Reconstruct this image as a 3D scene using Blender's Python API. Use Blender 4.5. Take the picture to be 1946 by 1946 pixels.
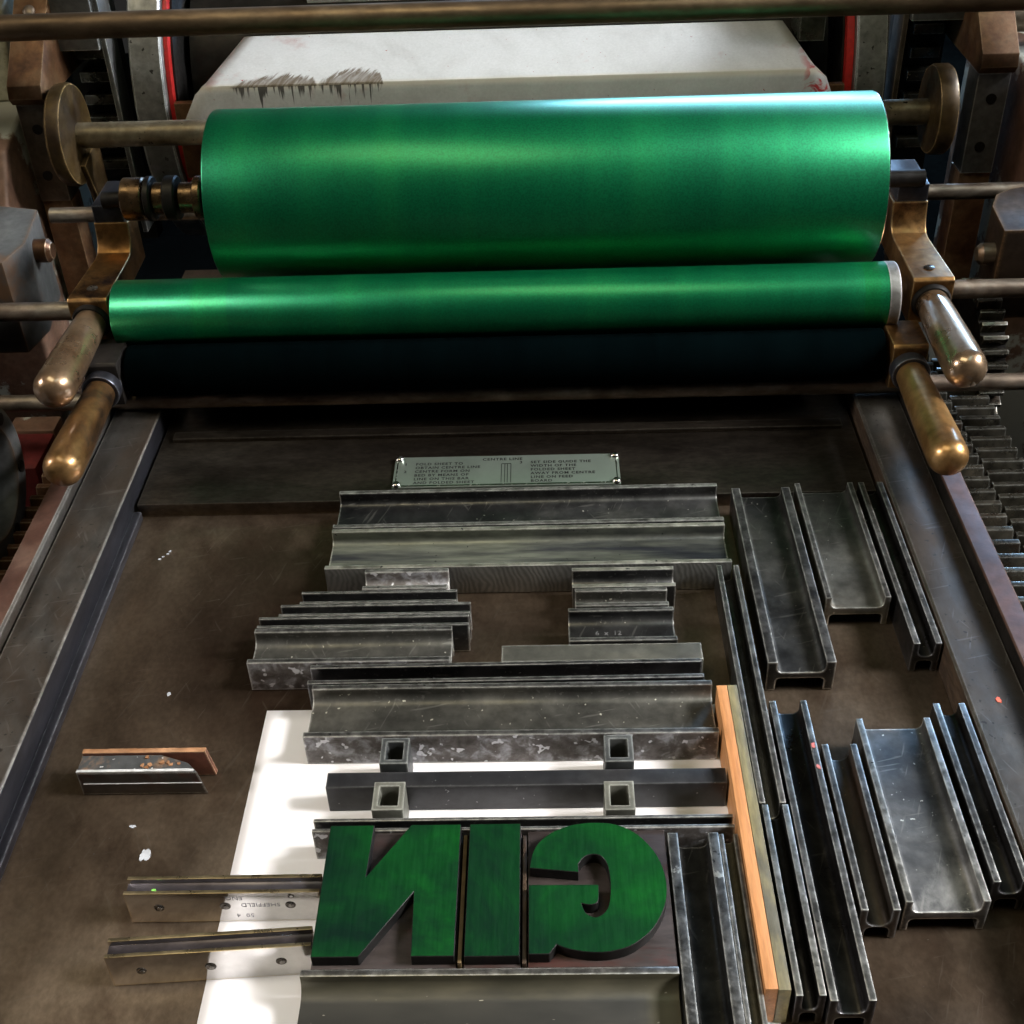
import bpy, bmesh, math, random
from mathutils import Vector, Matrix

# ------------------------------------------------------------------ clearing
for o in list(bpy.data.objects):
    bpy.data.objects.remove(o, do_unlink=True)
scene = bpy.context.scene
COL = scene.collection
S = 0.45                      # one layout unit = 0.45 m (camera height above the bed)
rnd = random.Random(7)

# ------------------------------------------------------------------ camera
def make_camera():
    a, b, c = (math.radians(v) for v in (-2.1285, 37.405, -2.398))
    f = Vector((math.sin(a) * math.cos(b), math.cos(a) * math.cos(b), -math.sin(b)))
    r = Vector((math.cos(a), -math.sin(a), 0)); u = r.cross(f)
    R2 = math.cos(c) * r + math.sin(c) * u
    U2 = -math.sin(c) * r + math.cos(c) * u
    cam = bpy.data.cameras.new('camera')
    cam.sensor_width = 36.0; cam.sensor_fit = 'HORIZONTAL'
    cam.lens = 36.0 * 2424.0 / 1946.0
    cam.clip_start = 0.01; cam.clip_end = 100
    o = bpy.data.objects.new('camera', cam); COL.objects.link(o)
    m = Matrix.Identity(4)
    for i in range(3):
        m[i][0] = R2[i]; m[i][1] = U2[i]; m[i][2] = -f[i]
    m[2][3] = S
    o.matrix_world = m
    scene.camera = o
make_camera()

# ------------------------------------------------------------------ world, lamps, exposure
w = bpy.data.worlds.new('World'); scene.world = w; w.use_nodes = True
bg = w.node_tree.nodes['Background']
bg.inputs[0].default_value = (0.9, 0.88, 0.84, 1); bg.inputs[1].default_value = 0.018
def lamp(name, loc, target, sx, sy, power, col, spread=180):
    l = bpy.data.lights.new(name, 'AREA'); l.shape = 'RECTANGLE'
    l.size = sx; l.size_y = sy; l.energy = power; l.color = col; l.spread = math.radians(spread)
    o = bpy.data.objects.new(name, l); COL.objects.link(o)
    o.location = loc
    o.rotation_euler = (Vector(target) - Vector(loc)).to_track_quat('-Z', 'Y').to_euler()
    return o
lamp('roof_light', (-0.40, 0.24, 1.72), (-0.12, 0.62, 0.0), 1.05, 0.55, 6.5, (1.0, 0.87, 0.55))
lamp('roof_light_far', (0.60, 0.27, 1.75), (0.05, 0.62, 0.0), 0.95, 0.36, 1.3, (0.72, 1.0, 0.90))
lamp('side_skylight', (2.3, 0.24, 1.75), (0.02, 0.29, 0.0), 0.8, 0.8, 5.6, (1.0, 0.98, 0.98), 26)
lamp('side_skylight_left', (-2.8, 0.10, 1.70), (-0.08, 0.28, 0.0), 0.7, 0.7, 1.8, (1.0, 0.95, 0.92), 26)
lamp('sheet_fill_light', (2.3, 1.45, 1.55), (0.02, 1.02, 0.12), 0.7, 0.6, 2.6, (0.88, 0.94, 1.0), 20)  # added fill lamp, only there to brighten the bent sheet
lamp('rear_window', (0.80, 2.50, 0.70), (0.25, 0.78, 0.18), 1.5, 0.32, 58.0, (0.36, 0.63, 1.0))
scene.view_settings.view_transform = 'Standard'
scene.view_settings.look = 'None'
scene.view_settings.exposure = 0.15
scene.view_settings.gamma = 1.0
scene.render.engine = 'CYCLES'
scene.cycles.max_bounces = 6

# ------------------------------------------------------------------ materials
MATS = {}
class N:
    """tiny node-tree helper"""
    def __init__(self, name):
        self.m = bpy.data.materials.new(name); self.m.use_nodes = True
        self.t = self.m.node_tree; self.b = self.t.nodes['Principled BSDF']
    def n(self, typ, **kw):
        x = self.t.nodes.new(typ)
        for k, v in kw.items(): setattr(x, k, v)
        return x
    def l(self, a, b): self.t.links.new(a, b)
    def coords(self, scale=(1, 1, 1)):
        tc = self.n('ShaderNodeTexCoord'); oi = self.n('ShaderNodeObjectInfo')
        mul = self.n('ShaderNodeMath', operation='MULTIPLY'); mul.inputs[1].default_value = 37.0
        self.l(oi.outputs['Random'], mul.inputs[0])
        add = self.n('ShaderNodeVectorMath', operation='ADD')
        self.l(tc.outputs['Object'], add.inputs[0]); self.l(mul.outputs[0], add.inputs[1])
        mp = self.n('ShaderNodeVectorMath', operation='MULTIPLY'); mp.inputs[1].default_value = scale
        self.l(add.outputs[0], mp.inputs[0])
        return mp.outputs[0]
    def noise(self, vec, scale, detail=6, rough=0.6, dist=0.0):
        x = self.n('ShaderNodeTexNoise'); x.inputs['Scale'].default_value = scale
        x.inputs['Detail'].default_value = detail; x.inputs['Roughness'].default_value = rough
        x.inputs['Distortion'].default_value = dist
        self.l(vec, x.inputs['Vector']); return x.outputs['Fac']
    def ramp(self, fac, stops, interp='LINEAR'):
        x = self.n('ShaderNodeValToRGB'); x.color_ramp.interpolation = interp
        e = x.color_ramp.elements
        while len(e) < len(stops): e.new(0.5)
        for i, (p, c) in enumerate(stops):
            e[i].position = p
            e[i].color = (c[0], c[1], c[2], 1) if hasattr(c, '__len__') else (c, c, c, 1)
        self.l(fac, x.inputs[0]); return x.outputs[0]
    def mix(self, fac, a, b, blend='MIX'):
        x = self.n('ShaderNodeMix', data_type='RGBA', blend_type=blend)
        for s, v in ((x.inputs[0], fac), (x.inputs[6], a), (x.inputs[7], b)):
            if hasattr(v, 'node'): self.l(v, s)
            else: s.default_value = v if not hasattr(v, '__len__') else (v[0], v[1], v[2], 1)
        return x.outputs[2]
    def math(self, op, a, b=0.0, clamp=False):
        x = self.n('ShaderNodeMath', operation=op, use_clamp=clamp)
        for s, v in ((x.inputs[0], a), (x.inputs[1], b)):
            if hasattr(v, 'node'): self.l(v, s)
            else: s.default_value = v
        return x.outputs[0]
    def edge(self, radius):
        bv = self.n('ShaderNodeBevel', samples=4); bv.inputs[0].default_value = radius
        g = self.n('ShaderNodeNewGeometry')
        d = self.n('ShaderNodeVectorMath', operation='DOT_PRODUCT')
        self.l(bv.outputs[0], d.inputs[0]); self.l(g.outputs['Normal'], d.inputs[1])
        return self.math('SUBTRACT', 1.0, d.outputs['Value'])
    def bump(self, fac, strength, dist=0.0004):
        x = self.n('ShaderNodeBump'); x.inputs['Strength'].default_value = strength
        x.inputs['Distance'].default_value = dist
        self.l(fac, x.inputs['Height']); self.l(x.outputs[0], self.b.inputs['Normal'])

def surface(name, stops, metallic=0.6, rough=(0.3, 0.6), scale=18, stretch=(1, 1, 1), edge=None, edge_r=0.0015,
            edge_amt=1.0, speck=None, speck_scale=420, speck_at=0.70, patch=None, patch_scale=14, patch_at=(0.55, 0.65),
            bump=0.25, fine=160, coat=0.0, spec=0.5, grain=(0.80, 1.18), scratch=None):
    if name in MATS: return MATS[name]
    k = N(name); v = k.coords(stretch); v0 = k.coords()
    big = k.noise(v, scale, 7, 0.62, 0.4)
    col = k.ramp(big, [(0.5 + (p - 0.53) * 0.86, c) for p, c in stops])
    fn = k.noise(v, fine, 4, 0.6)
    col = k.mix(1.0, col, k.ramp(fn, [(0.36, grain[0]), (0.64, grain[1])]), 'MULTIPLY')
    if patch:
        pm = k.ramp(k.noise(v, patch_scale, 9, 0.68, 0.3), [(patch_at[0], 0.0), (patch_at[1], 1.0)])
        col = k.mix(pm, col, patch)
    if scratch:
        for ang, sx, sy, sc, at in ((0.35, 1.0, 0.07, 520, 0.66), (-0.5, 1.0, 0.09, 420, 0.68), (1.35, 1.0, 0.08, 470, 0.67)):
            rt = k.n('ShaderNodeVectorRotate', rotation_type='Z_AXIS'); rt.inputs['Angle'].default_value = ang
            k.l(v0, rt.inputs['Vector'])
            ml = k.n('ShaderNodeVectorMath', operation='MULTIPLY'); ml.inputs[1].default_value = (sx, sy, sx)
            k.l(rt.outputs[0], ml.inputs[0])
            col = k.mix(k.math('MULTIPLY', k.ramp(k.noise(ml.outputs[0], sc, 2, 0.5), [(at, 0.0), (at + 0.05, 1.0)]), 0.22), col, scratch)
    if speck:
        sm = k.ramp(k.noise(v0, speck_scale, 2, 0.5), [(speck_at, 0.0), (speck_at + 0.03, 1.0)])
        col = k.mix(sm, col, speck)
    if edge:
        e = k.math('MULTIPLY', k.edge(edge_r), 13.0, True)
        en = k.ramp(k.noise(v0, 240, 5, 0.7), [(0.36, 0.35), (0.60, 1.0)])
        e = k.math('MULTIPLY', k.math('MULTIPLY', e, en), edge_amt, True)
        col = k.mix(e, col, edge)
    k.l(col, k.b.inputs['Base Color'])
    k.b.inputs['Metallic'].default_value = metallic
    k.l(k.ramp(k.noise(v, scale * 3.1, 6, 0.65), [(0.38, rough[0]), (0.62, rough[1])]), k.b.inputs['Roughness'])
    k.b.inputs['Coat Weight'].default_value = coat
    k.b.inputs['Coat Roughness'].default_value = 0.10
    k.b.inputs['Specular IOR Level'].default_value = spec
    if coat: k.b.inputs['Coat IOR'].default_value = 2.0
    if bump: k.bump(fn, bump)
    MATS[name] = k.m; return k.m

# metals of the composing furniture, in several states of wear
STEEL_EDGE = (0.80, 0.79, 0.74)
M_DARK = surface('furniture_dark_iron', [(0.30, (0.0183, 0.0190, 0.0202)), (0.55, (0.0568, 0.0570, 0.0560)), (0.78, (0.1374, 0.1339, 0.1205))],
                 0.85, (0.30, 0.50), 13, edge=STEEL_EDGE, scratch=(0.34, 0.33, 0.30), speck=(0.5, 0.48, 0.42), speck_at=0.735)
M_BLACK = surface('furniture_black_iron', [(0.3, (0.012, 0.011, 0.011)), (0.6, (0.032, 0.030, 0.030)), (0.8, (0.07, 0.066, 0.064))],
                  0.8, (0.26, 0.46), 16, edge=(0.40, 0.40, 0.42), edge_amt=0.8, scratch=(0.14, 0.13, 0.12), speck=(0.3, 0.27, 0.24), speck_at=0.75)
M_GREY = surface('furniture_grey_iron', [(0.28, (0.0562, 0.0570, 0.0540)), (0.5, (0.1275, 0.1275, 0.1162)), (0.75, (0.2250, 0.2213, 0.1950))],
                 0.85, (0.32, 0.50), 10, edge=STEEL_EDGE, scratch=(0.34, 0.33, 0.30), speck=(0.7, 0.68, 0.6), speck_at=0.74,
                 patch=(0.10, 0.062, 0.026), patch_scale=16, patch_at=(0.58, 0.72))
M_GREEN_GREY = surface('furniture_verdigris', [(0.36, (0.0292, 0.0322, 0.0371)), (0.50, (0.1557, 0.1652, 0.1281)), (0.70, (0.3503, 0.3672, 0.2809))],
                       0.65, (0.35, 0.6), 9, (0.35, 2.2, 1), edge=(0.75, 0.74, 0.62), speck=(0.02, 0.02, 0.02), speck_at=0.72)
M_DUSTY = surface('furniture_dusty_iron', [(0.3, (0.0412, 0.0413, 0.0371)), (0.55, (0.0865, 0.0840, 0.0728)), (0.8, (0.1649, 0.1555, 0.1295))],
                  0.75, (0.36, 0.56), 10, edge=STEEL_EDGE, scratch=(0.34, 0.33, 0.30), speck=(0.62, 0.60, 0.5), speck_at=0.705, speck_scale=340)
M_TAN = surface('furniture_tan_iron', [(0.36, (0.0275, 0.0275, 0.0264)), (0.5, (0.0880, 0.0770, 0.0550)), (0.72, (0.1650, 0.1403, 0.0908))],
                0.55, (0.42, 0.66), 11, (0.5, 1.6, 1), edge=(0.5, 0.5, 0.46), speck=(0.6, 0.58, 0.5), speck_at=0.74)
def smeared():
    k = N('furniture_smeared_tan'); v = k.coords((0.6, 1.4, 1)); tc = k.n('ShaderNodeTexCoord')
    sp = k.n('ShaderNodeSeparateXYZ'); k.l(tc.outputs['Object'], sp.inputs[0])
    n = k.noise(v, 18, 6, 0.6)
    c = k.ramp(n, [(0.35, (0.075, 0.070, 0.048)), (0.5, (0.115, 0.105, 0.070)), (0.66, (0.175, 0.155, 0.100))])
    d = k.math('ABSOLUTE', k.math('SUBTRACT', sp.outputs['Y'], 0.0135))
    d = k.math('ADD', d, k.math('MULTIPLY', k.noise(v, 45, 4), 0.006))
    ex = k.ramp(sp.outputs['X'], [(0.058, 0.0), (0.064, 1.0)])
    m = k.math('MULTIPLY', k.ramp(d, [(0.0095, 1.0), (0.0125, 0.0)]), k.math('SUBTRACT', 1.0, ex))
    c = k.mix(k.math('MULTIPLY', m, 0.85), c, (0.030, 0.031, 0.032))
    c = k.mix(k.ramp(k.noise(v, 380, 2), [(0.73, 0.0), (0.76, 1.0)]), c, (0.4, 0.38, 0.32))
    k.l(c, k.b.inputs['Base Color']); k.b.inputs['Metallic'].default_value = 0.5
    k.l(k.ramp(n, [(0.38, 0.36), (0.62, 0.52)]), k.b.inputs['Roughness']); k.bump(k.noise(v, 160, 4), 0.2)
    return k.m
M_SMEARED = smeared()
M_RUSTY = surface('furniture_rusty_iron', [(0.3, (0.03, 0.028, 0.026)), (0.55, (0.07, 0.055, 0.045)), (0.78, (0.13, 0.085, 0.05))],
                  0.6, (0.35, 0.6), 15, (1.5, 0.5, 1), edge=(0.36, 0.38, 0.40), speck=(0.35, 0.2, 0.1), speck_at=0.73,
                  patch=(0.12, 0.05, 0.018), patch_scale=10, patch_at=(0.56, 0.75))
M_PITTED = surface('furniture_pitted_lead', [(0.32, (0.0600, 0.0496, 0.0416)), (0.52, (0.1200, 0.1080, 0.1000)), (0.70, (0.3360, 0.3360, 0.3520))],
                   0.35, (0.5, 0.75), 130, edge=STEEL_EDGE, speck=(0.62, 0.62, 0.64), speck_at=0.645, speck_scale=230)
M_SAWN = None
def sawn():
    k = N('sawn_lead'); v = k.coords((1, 1, 1))
    tc = k.n('ShaderNodeTexCoord'); sp = k.n('ShaderNodeSeparateXYZ'); k.l(tc.outputs['Object'], sp.inputs[0])
    z = k.math('SUBTRACT', sp.outputs['Z'], 0.004)
    arc = k.math('SQRT', k.math('SUBTRACT', 0.0009, k.math('MULTIPLY', z, z)))
    t = k.math('SUBTRACT', sp.outputs['X'], arc)
    t = k.math('ADD', t, k.math('MULTIPLY', k.noise(v, 40, 3), 0.012))
    wv = k.math('ADD', k.math('MULTIPLY', k.math('SINE', k.math('MULTIPLY', t, 2300.0)), 0.5), 0.5)
    wv = k.math('MULTIPLY', wv, k.noise(v, 60, 3))
    c = k.ramp(k.noise(v, 22), [(0.36, (0.085, 0.085, 0.080)), (0.64, (0.19, 0.19, 0.175))])
    c = k.mix(1.0, c, k.ramp(wv, [(0.05, 1.1), (0.5, 0.74)]), 'MULTIPLY')
    k.l(c, k.b.inputs['Base Color']); k.b.inputs['Metallic'].default_value = 0.5; k.b.inputs['Roughness'].default_value = 0.55
    k.bump(wv, 0.2)
    return k.m
M_SAWN = sawn()

M_BED = surface('bed_oxidised_iron', [(0.34, (0.1014, 0.0674, 0.0464)), (0.52, (0.2074, 0.1505, 0.1056)), (0.70, (0.3611, 0.2822, 0.2079))],
                0.92, (0.30, 0.44), 5.5, (1, 0.7, 1), grain=(0.88, 1.10), speck=(0.22, 0.19, 0.16), speck_at=0.755, speck_scale=450, fine=420, bump=0.05,
                patch=(0.070, 0.040, 0.025), patch_scale=8, patch_at=(0.54, 0.72), scratch=(0.30, 0.25, 0.20))
M_HEAD = surface('head_bar_iron', [(0.3, (0.0378, 0.0297, 0.0235)), (0.55, (0.0851, 0.0697, 0.0556)), (0.75, (0.1607, 0.1395, 0.1154))],
                 0.95, (0.28, 0.42), 7, (0.6, 1.4, 1), bump=0.08, fine=300, edge=(0.4, 0.36, 0.3), edge_amt=0.6)
M_RAIL = surface('bearer_steel', [(0.3, (0.0370, 0.0339, 0.0292)), (0.5, (0.0773, 0.0717, 0.0638)), (0.75, (0.1277, 0.1184, 0.1064))],
                 0.7, (0.40, 0.58), 22, (1, 0.5, 1), edge=(0.45, 0.43, 0.4), scratch=(0.26, 0.25, 0.23), speck=(0.04, 0.035, 0.03), speck_at=0.67, speck_scale=300,
                 patch=(0.075, 0.052, 0.036), patch_scale=9, patch_at=(0.48, 0.64))
M_RAIL_DARK = surface('bearer_blued_steel', [(0.3, (0.020, 0.020, 0.026)), (0.7, (0.06, 0.06, 0.07))], 0.7, (0.3, 0.5), 10, (1, 0.3, 1),
                      edge=(0.35, 0.36, 0.4), edge_amt=0.7)
M_BROWN = surface('brown_painted_iron', [(0.3, (0.045, 0.020, 0.013)), (0.55, (0.085, 0.040, 0.028)), (0.8, (0.14, 0.085, 0.06))],
                  0.3, (0.4, 0.6), 16, edge=(0.2, 0.14, 0.1), edge_amt=0.5)
M_ROD = surface('worn_steel_rod', [(0.3, (0.09, 0.062, 0.045)), (0.5, (0.22, 0.17, 0.13)), (0.72, (0.42, 0.37, 0.31))],
                0.8, (0.32, 0.58), 32, (0.5, 1, 1), bump=0.35)
M_TUBE = surface('brown_steel_tube', [(0.3, (0.085, 0.055, 0.034)), (0.52, (0.17, 0.115, 0.07)), (0.74, (0.30, 0.22, 0.14))],
                 0.75, (0.36, 0.55), 14, (0.4, 1, 1), bump=0.3)
M_BRASS = surface('tarnished_bronze', [(0.3, (0.10, 0.045, 0.014)), (0.5, (0.26, 0.13, 0.042)), (0.75, (0.40, 0.23, 0.09))],
                  0.85, (0.28, 0.5), 24, edge=(0.75, 0.52, 0.25), patch=(0.03, 0.015, 0.01), patch_scale=20, patch_at=(0.54, 0.66))
M_HANDLE = surface('polished_bronze', [(0.3, (0.2250, 0.1275, 0.0638)), (0.55, (0.3600, 0.2400, 0.1425)), (0.8, (0.4350, 0.3225, 0.2100))],
                   0.8, (0.26, 0.40), 20, bump=0.06, coat=1.0)
M_HANDLE_DULL = surface('dull_bronze', [(0.3, (0.24, 0.12, 0.04)), (0.55, (0.42, 0.24, 0.09)), (0.8, (0.52, 0.33, 0.14))],
                        0.85, (0.34, 0.5), 22, bump=0.1, coat=0.25)
M_HANDLE_WORN = surface('blotched_bronze', [(0.36, (0.030, 0.022, 0.016)), (0.48, (0.17, 0.085, 0.03)), (0.68, (0.36, 0.21, 0.08))],
                        0.8, (0.3, 0.5), 24, (1, 0.6, 1), bump=0.15, coat=0.3)
M_GREASE = surface('greasy_black_iron', [(0.3, (0.006, 0.0055, 0.005)), (0.7, (0.020, 0.017, 0.015))], 0.3, (0.35, 0.6), 20, spec=0.25)
M_OILY = surface('oily_brown_steel', [(0.3, (0.05, 0.028, 0.014)), (0.55, (0.13, 0.080, 0.042)), (0.8, (0.24, 0.16, 0.09))], 0.8, (0.2, 0.4), 50)
M_GEAR = surface('oily_gear_iron', [(0.3, (0.0375, 0.0338, 0.0263)), (0.55, (0.0975, 0.0900, 0.0713)), (0.8, (0.1800, 0.1575, 0.1200))], 0.8, (0.22, 0.45), 40,
                 edge=(0.5, 0.5, 0.46), patch=(0.06, 0.025, 0.012), patch_scale=30, patch_at=(0.55, 0.7))
M_GEAR_RUST = surface('rusty_gear_iron', [(0.3, (0.055, 0.025, 0.012)), (0.6, (0.14, 0.065, 0.03)), (0.8, (0.22, 0.11, 0.055))], 0.6, (0.3, 0.5), 30,
                      edge=(0.5, 0.36, 0.24))
M_SHAFT = surface('brassy_steel_shaft', [(0.32, (0.0960, 0.0680, 0.0360)), (0.5, (0.2640, 0.2080, 0.1280)), (0.7, (0.4160, 0.3520, 0.2480))],
                  0.75, (0.35, 0.55), 26, speck=(0.02, 0.015, 0.01), speck_at=0.69, speck_scale=220, bump=0.3)
M_CAM = surface('greased_brass_cam', [(0.3, (0.0210, 0.0096, 0.0030)), (0.55, (0.0570, 0.0330, 0.0096)), (0.8, (0.1020, 0.0630, 0.0216))],
                0.4, (0.32, 0.6), 26, edge=(0.6, 0.4, 0.18))
M_POST = surface('guide_bar_steel', [(0.3, (0.05, 0.034, 0.025)), (0.55, (0.12, 0.092, 0.07)), (0.8, (0.20, 0.165, 0.13))],
                 0.6, (0.35, 0.55), 16, edge=(0.45, 0.36, 0.28))
M_RUST = surface('rust_brown_iron', [(0.3, (0.0480, 0.0176, 0.0080)), (0.5, (0.1280, 0.0600, 0.0256)), (0.74, (0.2240, 0.1360, 0.0720))],
                 0.45, (0.4, 0.65), 26, edge=(0.36, 0.24, 0.14), bump=0.3)
M_CHIPPED = surface('chipped_cream_paint', [(0.3, (0.07, 0.028, 0.018)), (0.48, (0.13, 0.065, 0.04)), (0.7, (0.20, 0.12, 0.08))],
                    0.1, (0.35, 0.6), 12, patch=(0.42, 0.42, 0.36), patch_scale=9, patch_at=(0.515, 0.545), edge=(0.3, 0.2, 0.14), edge_amt=0.6)
M_CREAM = surface('cream_machine_paint', [(0.3, (0.30, 0.28, 0.20)), (0.7, (0.46, 0.45, 0.36))], 0.0, (0.25, 0.45), 8,
                  patch=(0.09, 0.045, 0.025), patch_scale=16, patch_at=(0.60, 0.64))
M_WEDGE = surface('grey_machine_paint', [(0.3, (0.0350, 0.0350, 0.0336)), (0.6, (0.0805, 0.0805, 0.0770)), (0.8, (0.1260, 0.1246, 0.1155))], 0.05, (0.4, 0.6), 10,
                  edge=(0.14, 0.075, 0.035), edge_r=0.004, patch=(0.10, 0.055, 0.03), patch_scale=12, patch_at=(0.60, 0.68))
M_RED = surface('red_machine_paint', [(0.3, (0.34, 0.012, 0.010)), (0.7, (0.55, 0.025, 0.02))], 0.0, (0.3, 0.5), 12)
M_RING = surface('cylinder_bearer_steel', [(0.3, (0.11, 0.105, 0.095)), (0.55, (0.22, 0.215, 0.20)), (0.8, (0.38, 0.38, 0.37))], 0.65, (0.4, 0.6), 18,
                 edge=(0.7, 0.7, 0.68), speck=(0.05, 0.045, 0.04), speck_at=0.68, speck_scale=200)
M_PLATE = surface('dull_steel_plate', [(0.3, (0.085, 0.083, 0.08)), (0.7, (0.17, 0.168, 0.165))], 0.5, (0.4, 0.6), 14, edge=(0.8, 0.8, 0.78))
M_POLISHED = surface('polished_tool_steel', [(0.3, (0.52, 0.51, 0.50)), (0.7, (0.66, 0.65, 0.64))], 1.0, (0.10, 0.17), 30, bump=0.02, edge=(0.8, 0.68, 0.45), grain=(0.95, 1.05))
M_TOOLTOP = surface('straw_tempered_steel', [(0.3, (0.30, 0.23, 0.13)), (0.6, (0.50, 0.40, 0.24)), (0.8, (0.62, 0.52, 0.33))], 0.95, (0.25, 0.4), 30, bump=0.05)
M_TOOLWEB = surface('violet_tempered_steel', [(0.3, (0.055, 0.045, 0.045)), (0.6, (0.12, 0.105, 0.115)), (0.8, (0.19, 0.18, 0.20))], 0.85, (0.3, 0.42), 14, (0.6, 1, 1), bump=0.05,
                    speck=(0.7, 0.65, 0.5), speck_at=0.765)
M_HOLE = surface('dark_screw', [(0.3, (0.02, 0.017, 0.014)), (0.7, (0.10, 0.085, 0.07))], 0.7, (0.2, 0.4), 80)
M_SCREWDULL = surface('dull_screw', [(0.3, (0.10, 0.09, 0.08)), (0.7, (0.42, 0.40, 0.37))], 0.9, (0.2, 0.4), 300)
M_SCREW = surface('bright_screw', [(0.3, (0.35, 0.33, 0.31)), (0.7, (0.6, 0.58, 0.56))], 1.0, (0.15, 0.3), 60)
M_ORANGE = surface('fresh_pine_reglet', [(0.3, (0.40, 0.165, 0.052)), (0.7, (0.54, 0.255, 0.10))], 0.0, (0.5, 0.65), 24, (7, 0.5, 7), bump=0.15, grain=(0.84, 1.10), patch=(0.22, 0.12, 0.06), patch_scale=12, patch_at=(0.66, 0.74))
M_OLIVE = surface('stained_olive_reglet', [(0.36, (0.10, 0.095, 0.07)), (0.5, (0.19, 0.165, 0.085)), (0.7, (0.30, 0.245, 0.11))], 0.0, (0.4, 0.6), 22, (3, 0.6, 3), bump=0.15)
M_OILWOOD = surface('oil_soaked_wood', [(0.3, (0.022, 0.015, 0.012)), (0.7, (0.07, 0.045, 0.028))], 0.0, (0.35, 0.55), 30, (4, 1, 4))
M_TYPEWOOD = surface('stained_type_wood', [(0.3, (0.0152, 0.0104, 0.0096)), (0.55, (0.0350, 0.0272, 0.0256)), (0.8, (0.0570, 0.0448, 0.0416))], 0.0, (0.4, 0.6), 24, (0.5, 2, 1),
                     patch=(0.055, 0.016, 0.012), patch_scale=20, patch_at=(0.54, 0.7), spec=0.3)
M_TYPESIDE = surface('dark_type_side', [(0.3, (0.0050, 0.0050, 0.0050)), (0.7, (0.0150, 0.0140, 0.0130))], 0.0, (0.4, 0.55), 30, spec=0.2)  # even near-black for the side walls of the letters
M_RESIN = surface('grey_resin_tube', [(0.3, (0.0231, 0.0252, 0.0260)), (0.6, (0.0420, 0.0454, 0.0454)), (0.8, (0.0672, 0.0693, 0.0651))], 0.1, (0.4, 0.55), 40, edge=(0.32, 0.33, 0.31), edge_amt=0.8)
M_RESIN_PALE = surface('pale_resin_tube', [(0.3, (0.0718, 0.0718, 0.0581)), (0.7, (0.1215, 0.1215, 0.0994))], 0.1, (0.4, 0.55), 40, edge=(0.4, 0.4, 0.35), edge_amt=0.8)
M_BARBLACK = surface('blackened_bar', [(0.3, (0.0137, 0.0136, 0.0151)), (0.55, (0.0269, 0.0272, 0.0293)), (0.8, (0.0539, 0.0559, 0.0567))], 0.35, (0.35, 0.5), 14,
                     speck=(0.22, 0.22, 0.22), speck_at=0.73, edge=(0.16, 0.16, 0.16), edge_amt=0.6)
M_FLAKE = surface('pale_flake', [(0.3, (0.2700, 0.2880, 0.3120)), (0.7, (0.4200, 0.4320, 0.4500))], 0.0, (0.5, 0.7), 60)
M_REDDOT = surface('red_paint_dot', [(0.3, (0.75, 0.09, 0.05)), (0.7, (0.85, 0.16, 0.09))], 0.0, (0.4, 0.5), 60)
M_PINKDOT = surface('pink_paint_dot', [(0.3, (0.42, 0.10, 0.09)), (0.7, (0.5, 0.16, 0.15))], 0.0, (0.5, 0.6), 60)
M_LIME = surface('lime_paint_dot', [(0.3, (0.13, 0.40, 0.06)), (0.7, (0.2, 0.5, 0.09))], 0.0, (0.5, 0.6), 60)
M_INK = surface('black_lettering', [(0.3, (0.008, 0.008, 0.008)), (0.7, (0.012, 0.012, 0.012))], 0.0, (0.5, 0.6), 60, bump=0)
M_ENGRAVE = surface('engraved_grey', [(0.3, (0.26, 0.26, 0.28)), (0.7, (0.34, 0.34, 0.36))], 0.5, (0.5, 0.6), 60, bump=0)
M_CAST = surface('raised_pale_mark', [(0.3, (0.46, 0.47, 0.47)), (0.7, (0.62, 0.62, 0.62))], 0.3, (0.5, 0.6), 90)
M_QTOP = surface('quoin_dark_top', [(0.35, (0.030, 0.033, 0.035)), (0.55, (0.06, 0.062, 0.062))], 0.3, (0.4, 0.6), 30, patch=(0.24, 0.145, 0.085), patch_scale=24, patch_at=(0.53, 0.60), speck=(0.6, 0.6, 0.58), speck_at=0.72)
M_QRUST = surface('quoin_rust', [(0.3, (0.20, 0.085, 0.032)), (0.7, (0.36, 0.19, 0.095))], 0.1, (0.5, 0.7), 40, bump=0.4)
M_QFACE = surface('quoin_dark_face', [(0.3, (0.022, 0.018, 0.016)), (0.7, (0.05, 0.045, 0.04))], 0.5, (0.3, 0.5), 18, edge=(0.45, 0.45, 0.42), patch=(0.045, 0.014, 0.006), patch_scale=16)
M_QMAROON = surface('quoin_maroon_rust', [(0.3, (0.045, 0.012, 0.006)), (0.7, (0.10, 0.032, 0.016))], 0.1, (0.5, 0.7), 30, edge=(0.36, 0.22, 0.13))
M_PLATENAME = surface('nickel_name_plate', [(0.3, (0.1740, 0.2109, 0.1766)), (0.7, (0.2677, 0.3202, 0.2685))], 0.72, (0.28, 0.34), 12, bump=0.0, grain=(0.98, 1.02))
M_FLOOR = surface('dark_workshop_floor', [(0.3, (0.0010, 0.001, 0.001)), (0.7, (0.003, 0.003, 0.0025))], 0.0, (0.8, 0.9), 5, spec=0.0)

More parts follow.
